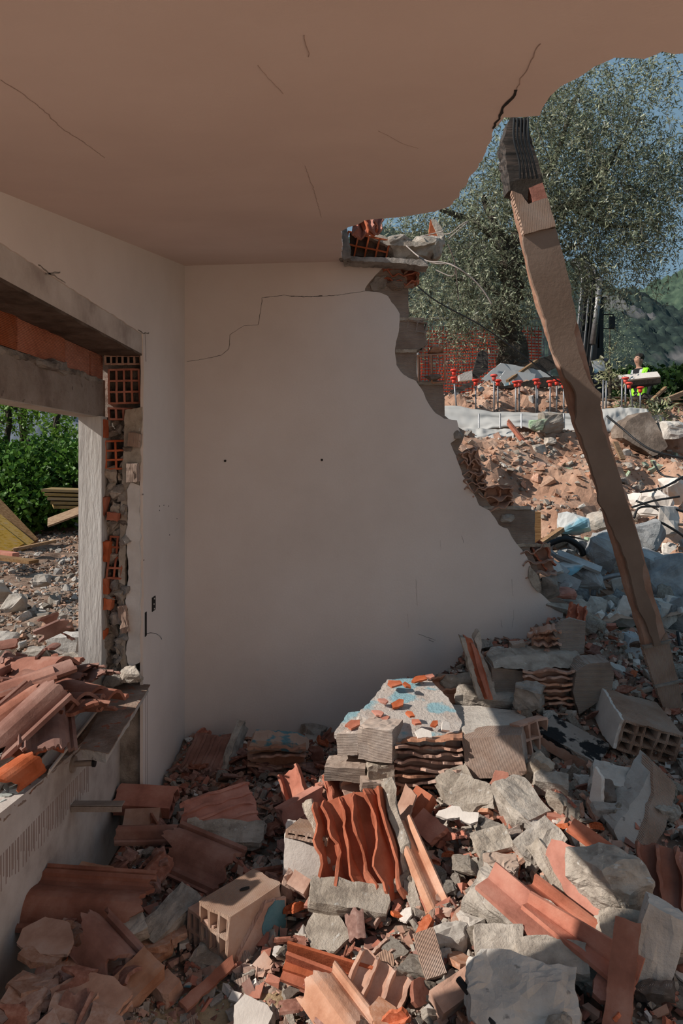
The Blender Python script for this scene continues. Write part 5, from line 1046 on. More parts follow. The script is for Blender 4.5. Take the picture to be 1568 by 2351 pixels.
child('plaster', xf(plate([(-.03,-.02),(.03,-.025),(.035,.01),(.0,.03),(-.035,.012)],.008,.01,.003,3), PY(972,1685,2.93), (25,0,10)), 'white', rC); child('plaster', xf(plate([(-.02,-.02),(.015,-.02),(.02,.02),(-.01,.02)],.012,.01,.003,4), PY(1022,1668,3.0), (35,10,10)), 'white', rC)
for k, (a, b, Y, s, lab) in enumerate([(905,1570,3.32,.045,'flat orange shard on the blue-painted corner of the largest chunk'),(934,1574,3.3,.028,'small orange shard next to the flat one on the blue-painted corner'),(963,1560,3.4,.045,'orange brick splinter at the top edge of the largest chunk'),(914,1617,3.18,.045,'split orange shard in the middle of the pale chunk top'),(880,1610,3.18,.028,'narrow orange shard left of the split one'),(868,1637,3.1,.035,'orange shard over the left brick of the chunk'),(885,1650,3.06,.025,'small orange crumb pile above the left brick'),(812,1663,3.02,.04,'orange shard at the left end of the largest chunk'),(942,1640,3.07,.03,'dark-edged orange shard in the middle of the chunk top'),(955,1658,3.02,.03,'pointed orange shard right of the dark-edged one'),(998,1663,3.02,.03,'thin orange sliver beside the white plaster piece'),(985,1553,3.45,.035,'shaded brown shard at the back corner of the largest chunk')]):
    piece('brick_shard', plate(poly(5,s,s*.6,k+30), .010, .01, .003, k), a, b, 0, (.1*math.sin(k*2),-.35,.9), (math.sin(k*1.7),1,0), 'orange', lab, 'brick shard', Y)
# D: block at the right with a white side and 5 x 3 holes
brick('hollow_brick', 'large hollow brick block with white plastered side and rows of square holes, right edge', PY(1436,1655,3.02), PY(1552,1668,3.10), PY(1432,1748,2.96), PY(1385,1578,3.34), 5, 3, 'ribbed', 21, .025, .03,
      [('L', [(.0,.05),(.05,.5),(0.03,.98),(.4,1.0),(1,1.02),(1.02,.5),(.8,.0),(.4,-.05)], 'white', .015)], .011, [1,.6,1.1,.7,1])
# E: tar-smeared block
brick('hollow_brick', 'hollow brick with black tar over its mortar face, beside the white-sided block', PY(1268,1648,3.25), PY(1243,1692,3.08), PY(1266,1672,3.25), PY(1400,1718,3.10), 2, 2, 'dusty', 22, .02, .03,
      [('T', SQ, 'tar', .02)])
# F: upright torn web strip
rF = empty('torn_brick', hit(1110,1600,.05)); tag(rF, 'torn orange brick strip standing upright between mortar edges before the wall', 'brick')
child('web', facing([(1066,1463),(1085,1470),(1100,1500),(1118,1560),(1132,1606),(1112,1606),(1095,1560),(1078,1510)], lambda py: 3.35+(1606-py)/140*.15, .05, .01, .004, 3), 'orange', rF)
child('web_ridge', facing([(1082,1478),(1090,1480),(1112,1550),(1126,1606),(1120,1606),(1100,1545)], lambda py: 3.32+(1606-py)/140*.15, .03, .01, .002, 4), 'orange', rF)
child('mortar', facing([(1056,1462),(1068,1466),(1080,1510),(1096,1560),(1112,1606),(1100,1606),(1085,1560),(1070,1510)], lambda py: 3.34+(1606-py)/140*.15, .07, .01, .006, 5), 'mortar', rF)
child('mortar', facing([(1087,1466),(1100,1448),(1104,1470),(1102,1495),(1120,1530),(1134,1560),(1140,1600),(1124,1600),(1112,1550),(1098,1500)], lambda py: 3.38+(1606-py)/140*.15, .07, .01, .006, 6), 'mortar', rF)
# G: torn block and ribbed plate on the pile
rG = empty('torn_brick', PY(1275,1490,3.6)); tag(rG, 'torn hollow brick beside a ribbed plate, below the tip of the white wall', 'brick')
brick('brick_end', None, PY(1208,1462,3.62), PY(1240,1445,3.66), PY(1207,1492,3.62), PY(1290,1440,3.75), 2, 2, 'dusty', 24, .02, .03, parent=rG)
layers(1225,1450,1290,1496,3.58,4,'dusty',7,rG,.1)
child('ribbed_plate', facing([(1270,1450),(1290,1425),(1310,1420),(1345,1428),(1342,1500),(1290,1505),(1285,1480)], lambda py: 3.55+(1505-py)/80*.08, .03, .012, .004, 9), 'ribbed_z', rG)
child('side_piece', facing([(1176,1480),(1206,1474),(1206,1500),(1174,1502)], 3.62, .06, .012, .004, 9), 'ribbed_z', rG)
piece('torn_brick', comb(.09,.12,3,.06,15), 1322,1412,0, (0,-.8,.6), (.3,.4,.8), 'orange', 'dark orange torn piece at the tip of the broken wall', 'brick', 3.85)
# H: layered brick stack
rH = empty('layered_brick', PY(1270,1620,3.35)); tag(rH, 'thick torn wall chunk with stacked horizontal brick webs under the ribbed plate', 'wall chunk')
layers(1200,1540,1332,1650,3.35,8,'dusty',11,rH,.2)
child('mortar_bed', facing([(1130,1520),(1170,1505),(1250,1500),(1330,1502),(1340,1512),(1325,1530),(1210,1540),(1135,1535)], lambda py: 3.38+(1540-py)/40*.12, .16, .012, .007, 4), 'mortar', rH)
child('dark_brick', facing([(1128,1532),(1200,1540),(1202,1610),(1150,1615),(1132,1590)], 3.42, .15, .02, .004, 4), 'ribbed_z', rH)
child('side_brick', facing([(1324,1542),(1350,1524),(1400,1520),(1410,1545),(1404,1590),(1330,1640),(1316,1590)], 3.32, .14, .012, .004, 4), 'ribbed_z', rH)
# I: grey prism at the right
rI = solo('concrete_prism', facing([(1498,1750),(1520,1770),(1545,1800),(1530,1870),(1500,1960),(1480,1990),(1440,1975),(1405,1900),(1430,1860),(1465,1810)], lambda py: 2.35+(1990-py)/240*.35, .13, .014, .005, 4), 'concrete', 'big grey concrete prism leaning at the right edge above the reddish bars', 'concrete')
child('ribbed_side', facing([(1500,1752),(1548,1800),(1532,1870),(1500,1965),(1482,1992),(1468,1980),(1480,1900),(1496,1820)], lambda py: 2.33+(1990-py)/240*.35, .10, .014, .005, 5), 'ribbed', rI)
# further pieces: (name, shape, px, py, up, normal, up-vector, material, label, category, Y)
HP = [
 ('concrete_wedge', chunk(.22,.14,.10,11,6,.05,.0,.25), 1062,1832,.04,(-.2,-.4,.85),(1,.3,.1),'mortar','rough grey mortar wedge just below the right brick of the largest chunk','mortar',None),
 ('plate_piece', plate([(-.11,-.05),(.10,-.06),(.09,.03),(-.02,.07)],.03,.01,.006,5), 1075,1820,.08,(-.3,-.75,.5),(0,.4,.8),'mortar','tilted rough mortar triangle facing the light, beside the orange corner shard','mortar',None),
 ('brick_shard', plate([(-.07,-.05),(.06,-.04),(.04,.05),(-.01,.06)],.012,.01,.003,6), 1146,1805,.08,(-.2,-.8,.5),(0,.4,.8),'orange_rib','orange corner shard standing right of the rough mortar triangle','brick shard',None),
 ('mortar_block', chunk(.20,.13,.10,12,6,.05,0,.3), 1192,1850,.05,(.1,-.3,.9),(.9,.35,.1),'mortar','pale mortar block half in shade below the right brick of the largest chunk','mortar',None),
 ('mortar_piece', chunk(.09,.05,.14,13,5,.07,0,.3), 1230,1770,.06,(.3,-.4,.8),(.5,.8,0),'mortar','small upright mortar piece between the tarred brick and the largest chunk','mortar',None),
 ('tile_channel', sheet(lambda u,v:((u-.5)*.085,(v-.5)*.36,.018*math.cos((u-.3)*8)*(.4+.6*(u<.8))),16,8,.010), 968,2000,.05,(-.25,-.6,.7),(-.32,.7,.5),'dusty','long channelled pink roof tile piece right of the orange torn webs','tile',None),
 ('tile_flange', xf(join(box(-.13,.13,-.004,.004,-.0,.055),box(-.13,.13,-.045,0,-.004,.006)),(0,0,0)), 758,2222,.05,(.0,-.35,.95),(.25,.9,0),'orange','red-orange flanged piece with raised back lip, bottom centre','tile',None),
 ('tile_flange', xf(join(box(-.14,.14,-.005,.005,0,.05),box(-.14,.14,-.05,0,-.004,.008)),(0,0,0)), 762,2250,.03,(.0,-.45,.9),(.28,.9,0),'orange','red-orange flanged piece in front of the one with the raised lip','tile',None),
 ('torn_brick', comb(.16,.17,4,.04,17,.009,.014,.3,.006), 860,2290,.03,(-.1,-.6,.8),(.45,.8,.2),'dusty','pink brick piece with parallel webs at the bottom, right of the flanged tiles','brick',None),
 ('ribbed_shard', plate([(-.06,-.03),(.05,-.05),(.04,.05),(.01,.06)],.012,.01,.003,8), 866,2235,.06,(-.1,-.5,.85),(.2,.9,0),'ribbed','ribbed triangular brick shard on top of the webbed piece','brick shard',None),
 ('roof_tile', rooftile(.20,.20,7,.35,1,.25,.2), 776,2320,.03,(-.2,-.5,.85),(-.5,.8,0),'dusty','dusty pink curved tile cut by the bottom edge, centre','roof tile',None),
 ('plaster_flake', plate(poly(7,.065,.05,12,.2),.014,.01,.003,9), 583,2335,.02,(.1,-.5,.85),(0,1,0),'white','white plaster piece cut by the bottom edge left of centre','plaster',None),
 ('mortar_slab', chunk(.26,.10,.045,14,7,.05,0,.15), 800,2062,.05,(0,-.35,.9),(.1,.9,0),'mortar','long rough mortar slab lying on orange tile under the torn webs','mortar',None),
 ('brick_plate', plate([(-.13,-.02),(.12,-.04),(.1,.02),(-.11,.035)],.012,.01,.003,3), 790,2078,.02,(0,-.3,.95),(.1,.9,0),'orange','orange tile under the long rough mortar slab','brick',None),
 ('concrete_slab', chunk(.27,.17,.06,15,12,.07,0,.25), 1200,2295,.035,(-.05,-.5,.85),(.15,.9,0),'concrete','big pale concrete slab at the bottom right, strewn with small shards','concrete',None),
 ('long_tile', plate([(-.03,-.13),(.03,-.13),(.035,.13),(-.025,.13)],.035,.012,.003,9), 1425,2248,.08,(-.35,-.7,.6),(.35,.6,.6),'tile','long reddish tile bar standing up at the bottom right','tile',None),
 ('concrete_lump', chunk(.24,.10,.08,16,7,.06,0,.25), 1480,2155,.05,(0,-.4,.9),(.1,.9,0),'mortar','long mottled mortar lump at the right edge above the reddish tile bar','mortar',None),
 ('mortar_boulder', rock(.23,.2,.21,17,24,3,.08,.7), 1400,2040,.08,(0,0,1),(0,1,0),'mortar','round rough mortar boulder at the right, half in shade','mortar',None),
 ('brick_plate', plate([(-.05,-.12),(.04,-.11),(.06,.06),(.0,.12),(-.04,.09)],.018,.01,.004,10), 1318,2015,.10,(-.4,-.6,.6),(-.3,.7,.5),'orange','orange brick plate leaning on the left of the mortar boulder','brick',None),
 ('mortar_strip', chunk(.05,.26,.07,18,7,.06), 1290,2030,.06,(-.4,-.6,.6),(-.42,.7,.5),'mortar','mortar strip left of the orange plate on the boulder','mortar',None),
 ('orange_channel', sheet(lambda u,v:((u-.5)*.10,(v-.5)*.30,.03*abs(u-.55)*2+.012*math.sin(v*2)),10,10,.012), 1215,2105,.09,(-.3,-.5,.8),(-.62,.65,.3),'orange','upper long orange channel piece lying on the pale mortar ridge','brick',None),
 ('orange_channel', sheet(lambda u,v:((u-.5)*.10*(1-.5*v),(v-.5)*.32,.03*abs(u-.5)*2),10,10,.012), 1330,2160,.08,(-.3,-.5,.8),(-.72,.6,.3),'orange','lower long orange channel piece pointing down right on the mortar ridge','brick',None),
 ('orange_channel', sheet(lambda u,v:((u-.5)*.06,(v-.5)*.22,.02*math.cos(u*5)),10,10,.010), 1290,2085,.09,(-.3,-.5,.8),(-.66,.65,.3),'orange','narrow orange strip above the two long channel pieces','brick',None),
 ('mortar_ridge', chunk(.44,.12,.10,19,9,.06,0,.2), 1240,2140,.04,(-.1,-.4,.9),(.65,.7,0),'mortar','long mortar ridge carrying the orange channel pieces','mortar',None),
 ('mortar_block', chunk(.13,.08,.10,20,6,.04,0,.15), 1145,2175,.05,(-.1,-.5,.8),(.1,.9,0),'mortar','squarish rough mortar block below the left end of the ridge','mortar',None),
 ('mortar_block', chunk(.18,.08,.10,21,6,.05,0,.15), 1270,2210,.04,(-.15,-.5,.8),(.2,.9,0),'mortar','ribbed mortar block under the lower channel piece','mortar',None),
 ('mortar_slab', chunk(.13,.09,.04,22,6,.06,0,.25), 1130,1935,.04,(-.05,-.4,.9),(-.2,.9,0),'mortar','flat grooved mortar piece, upper of two in the sunlit centre','mortar',None),
 ('mortar_slab', chunk(.11,.07,.035,23,6,.06,0,.25), 1150,1988,.05,(-.05,-.4,.9),(.1,.9,0),'ribbed_z','flat ribbed pale piece, lower of two in the sunlit centre','brick',None),
 ('mortar_slab', chunk(.16,.10,.06,24,6,.07,0,.3), 1240,1940,.05,(-.1,-.5,.85),(-.4,.8,0),'mortar','coarse grey mortar slab half crossed by the shadow edge','mortar',None),
 ('red_box_tile', hollow(.08,.07,.20,1,1,25,.02,.02,.007), 952,1870,.06,(-.25,-.5,.8),(.55,.6,.4),'orange','open red-orange box-shaped brick piece right of the torn webs','brick',None),
 ('red_plate', plate([(-.03,-.07),(.035,-.08),(.05,.05),(-.01,.08)],.010,.01,.003,11), 925,1850,.11,(-.55,-.6,.5),(.35,.5,.7),'dusty','steep pinkish tile piece leaning on the open red box','tile',None),
 ('red_plate', plate([(-.04,-.05),(.045,-.06),(.035,.06),(-.04,.06)],.03,.01,.003,12), 985,1900,.06,(-.35,-.5,.75),(-.5,.6,.3),'orange','sunlit square orange piece below the open red box','brick',None),
 ('white_flakes', plate(poly(7,.06,.035,14,.2),.012,.01,.003,12), 1035,1868,.04,(-.1,-.4,.9),(0,1,0),'white','cracked white plaster piece in the sunlit centre','plaster',None),
 ('white_flakes', plate(poly(6,.045,.03,15,.2),.012,.01,.003,13), 1076,1880,.04,(-.1,-.4,.9),(0,1,0),'white','white plaster piece touching the rough mortar triangle','plaster',None),
 ('roof_tile', rooftile(.24,.40,5,0,1,.05,.20,nu=40), 205,2075,.05,(.05,-.30,.95),(1,-.04,.02),'tile','large ribbed brown roof tile lying flat in the shade at the left wall','roof tile',None),
 ('roof_tile', rooftile(.22,.34,6,0,1,.1,.25), 450,1975,.04,(-.1,-.3,.9),(-.85,.45,.1),'tile','dark ribbed roof tile in the shade above the blue-painted block','roof tile',None),
 ('ribbed_slab', comb(.22,.30,5,.022,26,.012,.02,.3,.01), 505,1872,.07,(-.05,-.45,.9),(.9,.3,.15),'orange','reddish slab with torn ribs and mortar underside in the shaded middle left','brick',None),
 ('mortar_underside', chunk(.32,.10,.035,26,8,.06,0,.1), 515,1912,.04,(-.05,-.45,.9),(.1,.9,.15),'mortar','rough mortar edge under the reddish ribbed slab','mortar',None),
 ('hollow_brick', hollow(.12,.06,.28,3,1,27,.02,.05,.008), 332,1838,.07,(-.05,-.35,.9),(-1,.22,-.25),'orange','dark red hollow brick piece with three holes at its right end, near the wall','brick',None),
 ('box_tile', hollow(.10,.075,.15,1,1,28,.005,.005,.010), 326,1893,.03,(.05,-.45,.85),(1,.1,.05),'dusty','rounded tan box tile below the three-holed brick','brick',None),
 ('ridge_tile', rooftile(.10,.26,29,.5,1,.05,.1,1.3), 340,1933,.02,(0,-.35,.95),(1,.02,0),'tile','narrow dark ridge tile lying below the tan box tile','roof tile',None),
 ('ribbed_slab', comb(.22,.22,5,.020,29,.014,.02,.25,.006), 478,1732,.05,(-.15,-.5,.8),(.25,.8,.4),'tile','brown ribbed slab leaning near the back left corner','brick',None),
 ('mortar_edge', chunk(.04,.30,.08,30,7,.07), 536,1722,.05,(-.15,-.5,.8),(.2,.8,.45),'mortar','tall mortar edge right of the brown ribbed slab in the back corner','mortar',None),
 ('long_stone', chunk(.20,.09,.07,31,6,.05,0,.3), 390,2112,.04,(0,-.3,.9),(.75,-.55,0),'mortar','long grey mortar piece left of the blue-painted block','mortar',None),
 ('stone', chunk(.13,.075,.05,32,6,.04,0,.2), 286,2140,.06,(0,-.4,.9),(-.4,.8,0),'stone','light grey flat stone on the dark tiles at left','stone',None),
 ('roof_tile', rooftile(.22,.22,8,.3,1,.15,.35,1.2), 235,2182,.05,(.1,-.3,.9),(-.75,.6,0),'tile','curved brown tile with a dark wavy edge below the light flat stone','roof tile',None),
 ('plaster_flake', plate([(-.11,-.02),(-.05,-.07),(.03,-.075),(.10,-.01),(.105,.04),(.03,.065),(-.06,.045)],.012,.010,.006,14), 205,2288,.03,(.05,-.3,.95),(.25,.95,0),'dusty','large pale plaster flake with a scalloped edge, bottom left','plaster',None),
 ('brick_half', chunk(.09,.13,.055,33,5,.02), 313,2252,.04,(.1,-.35,.9),(.5,.8,0),'dusty','tan brick half right of the scalloped plaster flake','brick',None),
 ('brick_wedge', chunk(.08,.07,.05,34,4,.02,.3,.2), 382,2268,.02,(.1,-.35,.9),(.5,.8,0),'dusty','small tan brick wedge lying alone in the sawdust','brick',None),
 ('tile_splinter', plate([(-.015,-.10),(.02,-.10),(.03,.08),(.0,.10)],.012,.01,.003,15), 478,2250,.03,(.2,-.3,.9),(.5,.8,0),'tile','long reddish tile splinter below the blue-painted block','tile shard',None),
 ('flat_plate', plate(poly(7,.11,.08,16,.3),.012,.012,.004,16), 105,2155,.03,(.0,-.25,.95),(.3,.9,0),'dusty','large flat tan plate with a curved edge at the left wall below the ribbed tile','tile',None),
 ('red_plate', plate([(-.09,-.03),(.09,-.05),(.06,.04),(-.07,.05)],.012,.01,.003,18), 215,2010,.03,(.0,-.25,.95),(.1,.9,0),'dusty','flat tan triangle lying above the large ribbed roof tile','tile',None),
 ('concrete_prism', chunk(.10,.10,.30,35,6,.04,0,.2), 1490,2210,.03,(.35,.1,.9),(.4,.9,0),'concrete','shaded grey concrete prism in the bottom right corner','concrete',None),
 ('dark_web', comb(.12,.22,3,.05,36,.009,.012,.4,.01), 1515,2035,.06,(-.2,-.7,.6),(.2,.7,.6),'tile','shaded pinkish torn web at the right edge below the grey prism','brick',None),
 ('red_bar', chunk(.30,.05,.02,37,4,.02), 1405,1960,.05,(0,-.4,.9),(.55,.6,0),'orange','dark red bar in the shade under the grey prism','brick',None),
 ('grey_tile', plate(poly(5,.08,.06,19,.2),.014,.012,.003,18), 1460,2095,.06,(-.1,-.5,.85),(0,1,0),'ribbed','grey ribbed flat piece right of the mortar boulder','brick',None),
 ('mortar_piece', chunk(.13,.07,.07,38,5,.05,0,.3), 1265,1800,.04,(0,-.3,.9),(.2,.9,0),'mortar','shaded mortar piece below the tarred brick','mortar',None),
 ('upright_shard', plate([(-.03,-.08),(.03,-.09),(.02,.06),(-.01,.09)],.02,.01,.004,20), 1370,1820,.07,(-.7,-.5,.3),(.2,.3,.9),'white','white-faced shard standing upright in the shade under the white-sided block','plaster',None),
 ('concrete_lump', chunk(.16,.12,.08,39,6,.05,0,.3), 1405,1795,.05,(0,-.3,.9),(.4,.9,0),'concrete','grey lump beside the upright white-faced shard','concrete',None),
 ('torn_mortar', chunk(.12,.08,.12,40,6,.08,0,.3), 1214,1600,.10,(0,-.3,.9),(.4,.9,0),'mortar_side','rough grey mortar lump in the shade over the largest chunk','mortar',None),
 ('mortar_slab', chunk(.30,.10,.05,41,6,.06,0,.3), 1115,1598,.06,(0,-.3,.9),(.1,.9,0),'mortar','dark mortar slab behind the right brick of the largest chunk','mortar',None),
 ('stone', rock(.20,.12,.09,42,18,2,.06,.7), 1050,1565,.06,(0,0,1),(0,1,0),'mortar','shaded round mortar lump behind the blue-painted top','mortar',None),
 ('torn_brick', comb(.16,.14,3,.05,43,.009,.012,.4,.01), 1030,1592,.05,(0,-.6,.7),(1,.2,0),'dusty','shaded pinkish torn brick behind the shadow edge on the largest chunk','brick',None),
 ('plaster_flake', plate([(-.05,-.04),(.05,-.04),(.04,.05),(-.03,.06)],.012,.01,.003,21), 715,1690,.02,(.0,-.5,.8),(.3,.9,0),'stone','pinkish flat stone at the foot of the white wall','stone',None),
 ('stone', rock(.16,.12,.09,44,18,2,.06,.7), 720,1678,.03,(0,0,1),(0,1,0),'mortar_side','dark rounded lump against the foot of the white wall','mortar',None),
 ('cut_block', chunk(.07,.05,.045,45,4,.02), 690,2030,.06,(-.2,-.6,.75),(.5,.8,0),'dusty','small pinkish block with grooves left of the mortar slab','brick',None),
 ('mortar_plate', plate(poly(6,.09,.08,24,.2),.016,.012,.004,24), 750,2140,.03,(-.1,-.4,.9),(.4,.9,0),'mortar','flat sandy mortar plate just right of the blue-painted block','mortar',None),
 ('ribbed_shard', plate([(-.03,-.06),(.03,-.06),(.035,.06),(-.03,.06)],.012,.01,.003,25), 985,2190,.05,(-.1,-.5,.85),(-.15,.9,0),'ribbed','upright ribbed pale shard in the sunlit bottom centre','brick shard',None),
 ('long_tile', chunk(.20,.06,.04,46,5,.02), 1070,2260,.04,(0,-.45,.9),(-.45,.85,0),'dusty','long pink edge tile slanting up right at the bottom','tile',None),
 ('cable_stub', tube([(-.005,-.10,0),(.0,0,.005),(.01,.10,0)],.009,8), 1112,2330,.04,(0,-.3,.9),(-.55,.8,0),'black','black plastic tube end sticking out of the rubble at the bottom','pipe',None),
 ('blue_chip', plate(poly(5,.014,.008,3),.006), 432,2261,.015,(0,0,1),(0,1,0),'blue_wall','tiny blue-painted chip lying in the sawdust','plaster',None)]
for h in HP: piece(*h)
# HH: red hollow brick and upright tile in the middle
brick('hollow_brick', 'red-orange hollow brick with open cells leaning up to the right, beside the shadow edge', P(640,1862,2.85), P(668,1832,2.95), P(655,1895,2.85), P(742,1805,2.95), 2, 2, 'orange', 51, .02, .04)
piece('torn_brick', comb(.10,.17,2,.05,52,.009,.010,.2,.004), 678,1808,.09, (-.4,-.6,.6), (-.5,.3,.75), 'orange', 'two-flanged orange piece standing on end behind the red hollow brick', 'brick')
piece('torn_brick', comb(.10,.14,2,.05,53,.009,.010,.3,.01), 772,1815,.08, (.5,-.6,.5), (-.3,.5,.75), 'orange', 'red torn piece right of the leaning red hollow brick', 'brick')
piece('torn_brick', comb(.10,.12,2,.05,54,.009,.010,.5,.01), 820,1815,.05, (.2,-.5,.75), (.8,.5,.2), 'dusty', 'pale pink torn piece below the left brick of the largest chunk', 'brick')
rZ = empty('layered_brick', hit(635,1750,.05)); tag(rZ, 'layered torn brick with blue-grey painted top in the shade near the back wall', 'wall chunk')
layers(568,1722,702,1775,3.42,4,'dusty',31,rZ,.12)
child('painted_top', facing([(572,1712),(580,1700),(680,1706),(706,1722),(690,1728),(620,1722),(570,1726)], 3.44, .14, .012, .004, 3), 'blue_wall', rZ)

# ------------------------------------------------------------ the many small pieces
marks_ = [((-.95,-.50),(1.5,2.35),'on the shaded floor at the lower left wall'),((-.95,-.45),(2.35,4),'in the shade between left wall and back corner'),((-.5,.05),(2.9,4),'in the shade along the foot of the back wall'),
  ((-.5,.0),(1.5,2.9),'around the blue-painted block'),((0,.45),(1.5,2.25),'in the sunlit bottom centre'),((0,.45),(2.25,3),'around the orange torn webs'),((0,.6),(3,4.2),'around the largest chunk'),
  ((.45,1.1),(1.5,2.3),'around the orange channel pieces'),((.45,.85),(2.3,3.0),'in the sunlit centre below the largest chunk'),((.85,3),(2.3,3.3),'in the shade under the white-sided block'),((.6,3),(3.3,4.3),'on the pile around the strip foot'),((1.1,3),(1.4,2.3),'in the bottom right corner')]
def zone(x, y):
    for a, b, s in marks_:
        if a[0] <= x <= a[1] and b[0] <= y <= b[1]: return s
    return 'at the edge of the pile'
kinds = {
 'brick_shard': ([recalc(mesh('brick_shard', *plate(poly(5+k%3,.5,.32,300+k,.35),.12,.09,.025,k,1), m)) for k, m in enumerate(['orange','dusty','orange_rib','dusty','ribbed','orange','dusty','dusty'])]+
                 [recalc(mesh('brick_shard', *comb(.5,.8,2,.26,330+k,.08,.08,.5,.02), m)) for k, m in enumerate(['orange','dusty','orange'])], {'orange':'orange','orange_rib':'orange','dusty':'dusty pink','ribbed':'pale ribbed'}, 'brick shard', 'brick shards'),
 'tile_shard': ([recalc(mesh('tile_shard', *xf(rooftile(1,.6,340+k,u0,u1,.4,.4,4.5,.055,16,4),sc=1.3), 'tile')) for k,(u0,u1) in enumerate([(0,.4),(.3,.8),(.6,1),(.1,.5),(.5,.9),(.0,.25)])]+[recalc(mesh('tile_shard', *plate(poly(5,.5,.4,360+k,.35),.06,.09,.025,k,1), 'tile')) for k in range(3)], {'tile':'brown'}, 'tile shard', 'roof tile shards'),
 'mortar_lump': ([recalc(mesh('mortar_lump', *rock(1,.75,.5,380+k,16,2,.09,.6), m)) for k, m in enumerate(['mortar','mortar','concrete','mortar','stone'])]+[recalc(mesh('mortar_lump', *chunk(1,.6,.3,390+k,5,.06,0,.35), m)) for k, m in enumerate(['mortar','ribbed_z'])], {'mortar':'grey','concrete':'pale grey','stone':'pinkish grey','ribbed_z':'pale ribbed'}, 'mortar', 'mortar lumps'),
 'plaster_flake': ([recalc(mesh('plaster_flake', *plate(poly(6,.5,.4,400+k,.35),.10,.07,.02,k,1), 'white')) for k in range(4)], {'white':'white'}, 'plaster', 'plaster flakes')}
taken = [(V(o.matrix_basis.translation), .05) for o in bpy.context.scene.objects if o.parent is None and o.get('category') and 1.4 < o.matrix_basis.translation.y < 4]
blk = [(1.32,3.0,.19),(1.22,3.15,.15),(1.0,3.05,.12),(1.06,2.42,.13),(.66,2.88,.10),(.2,2.86,.14),(.42,2.8,.08),(-.36,2.24,.17),(-.46,2.2,.1),(.06,2.42,.16),(-.08,2.42,.08)]
def fill(name, n, xr, yr, sr, seed, ok=None, flat=22, sink=.3):
    ms, cm, cat, grp = kinds[name]
    def lab(x, y, r):
        m = ms[r.randrange(len(ms))]; c = cm[m.materials[0].name] if m.materials[0].name in cm else cm[[q for q in M if M[q] == m.materials[0]][0]]
        z = zone(x, y); return f'small {c} {cat if cat != "mortar" else "mortar lump"} {z}'.replace('plaster ', 'plaster flake ', 1) if name == 'plaster_flake' else f'small {c} {cat if cat != "mortar" else "mortar lump"} {z}', f'{c} {grp} {z}', m
    chk = lambda x, y: -40 < CX+F*x/y < 1760 and CY+F*(EYE-G(x,y))/y < 2400 and not any((x-a)**2+(y-b)**2 < c*c for a, b, c in blk) and (ok is None or ok(x, y))
    scatter(n, ms, name, G, xr, yr, sr, cat, lab, None, seed, sink, flat, chk)
inr = lambda x, y: x > -.86
sawd = lambda x, y: ((x+.38)/.22)**2+((y-1.93)/.2)**2 > 1
KB = kinds['brick_shard'][0]; kinds['brick_plate'] = (KB[1:2]+KB[3:4]+KB[6:8], {'dusty':'flat tan','ribbed':'flat ribbed'}, 'brick shard', 'flat brick shards')
fill('brick_plate', 90, (-.88,-.35), (1.6,2.3), (.07,.19), 21, lambda x, y: sawd(x,y), 10, .35)
fill('tile_shard', 170, (-.88,.05), (1.6,3.95), (.06,.17), 1, lambda x, y: inr(x,y) and sawd(x,y))
fill('brick_shard', 70, (-.88,.0), (1.6,3.95), (.04,.12), 2, lambda x, y: inr(x,y) and sawd(x,y))
fill('mortar_lump', 70, (-.88,.05), (1.6,3.95), (.03,.09), 3, lambda x, y: inr(x,y) and sawd(x,y))
fill('brick_shard', 210, (.0,1.3), (1.6,3.3), (.05,.15), 4, None, 26)
fill('mortar_lump', 130, (.0,1.3), (1.6,3.3), (.04,.13), 5, None, 30)
fill('plaster_flake', 50, (-.1,1.3), (1.6,3.4), (.03,.08), 6, None, 26)
fill('tile_shard', 40, (.3,1.5), (1.6,3.9), (.06,.14), 7)
fill('brick_shard', 20, (.7,2.1), (2.8,3.9), (.06,.16), 8, None, 30)
fill('mortar_lump', 120, (.7,2.1), (2.3,3.95), (.05,.17), 9, None, 35)
fill('plaster_flake', 20, (-.8,.1), (1.6,3.9), (.03,.06), 10)
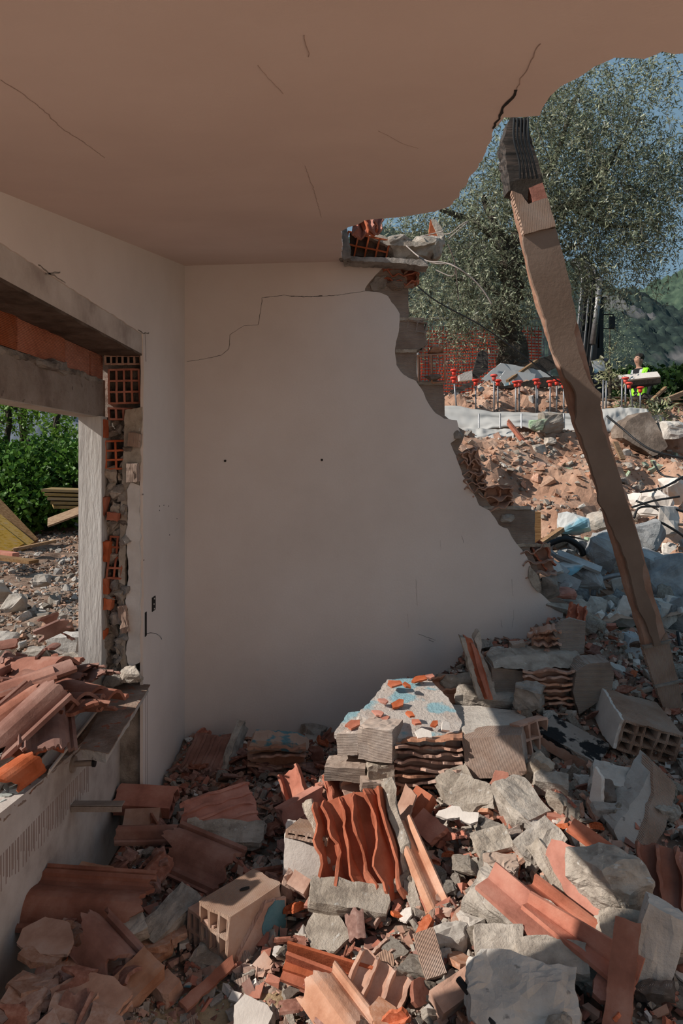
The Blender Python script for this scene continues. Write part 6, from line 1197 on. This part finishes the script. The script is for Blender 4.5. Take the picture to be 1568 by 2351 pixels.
# crumbs nobody could count
def crumbs(name, n, reg, f, sz, mats, wts, lab, seed, ok=None):
    r = np.random.default_rng(seed); rp_ = random.Random(seed); vs = np.empty((n,8,3)); mi = np.empty(n, int); i = 0
    cub = np.array([(x,y,z) for x in (-.5,.5) for y in (-.5,.5) for z in (-.5,.5)], float)
    while i < n:
        x, y = rp_.uniform(reg[0],reg[1]), rp_.uniform(reg[2],reg[3])
        if not (-30 < CX+F*x/y < 1780) or (ok and not ok(x, y)): continue
        s = sz[0]+(sz[1]-sz[0])*rp_.random()**3
        e = Euler((rp_.uniform(-.7,.7), rp_.uniform(-.7,.7), rp_.uniform(0,6.3))).to_matrix()
        c = (cub+r.normal(size=(8,3))*.13)*np.array([1,rp_.uniform(.4,.9),rp_.uniform(.15,.6)])*s
        vs[i] = c@np.array(e).T+np.array([x, y, f(x, y)+s*.1]); mi[i] = rp_.choices(range(len(mats)), wts)[0]; i += 1
    q = [(0,1,3,2),(4,6,7,5),(0,4,5,1),(2,3,7,6),(0,2,6,4),(1,5,7,3)]
    fs = [tuple(a+8*k for a in t_) for k in range(n) for t_ in q]
    o = ob(name, mesh(name, vs.reshape(-1,3), fs, list(mats), np.repeat(mi,6))); tag(o, lab, 'rubble', kind='stuff')
crumbs('rubble_crumbs', 17000, (-.87,2.3,1.55,4.1), lambda x,y: G(x,y)-.015+.012*fr(x,y,0,9,3,3), (.008,.05), ('orange','dusty','mortar','tile','white','ribbed'), (3,4,5,2,1,1.5), 'brick, tile and mortar crumbs filling the gaps of the heap', 3)
crumbs('gravel', 5000, (1.0,4.2,4.25,9), lambda x,y: DH(x,y)+.07*fr(x,y,0,5,3,5)*.9, (.015,.07), ('dirt','stone','concrete','dusty'), (5,3,1,1), 'earth clods and gravel over the bank outside', 4)
crumbs('gravel', 5000, (-5.5,-1.3,3.6,9.5), lambda x,y: YH(x,y), (.01,.05), ('yard','stone','dirt','concrete'), (5,2,3,1), 'gravel and splinters over the yard', 5, lambda x,y: CX+F*x/y < 190)
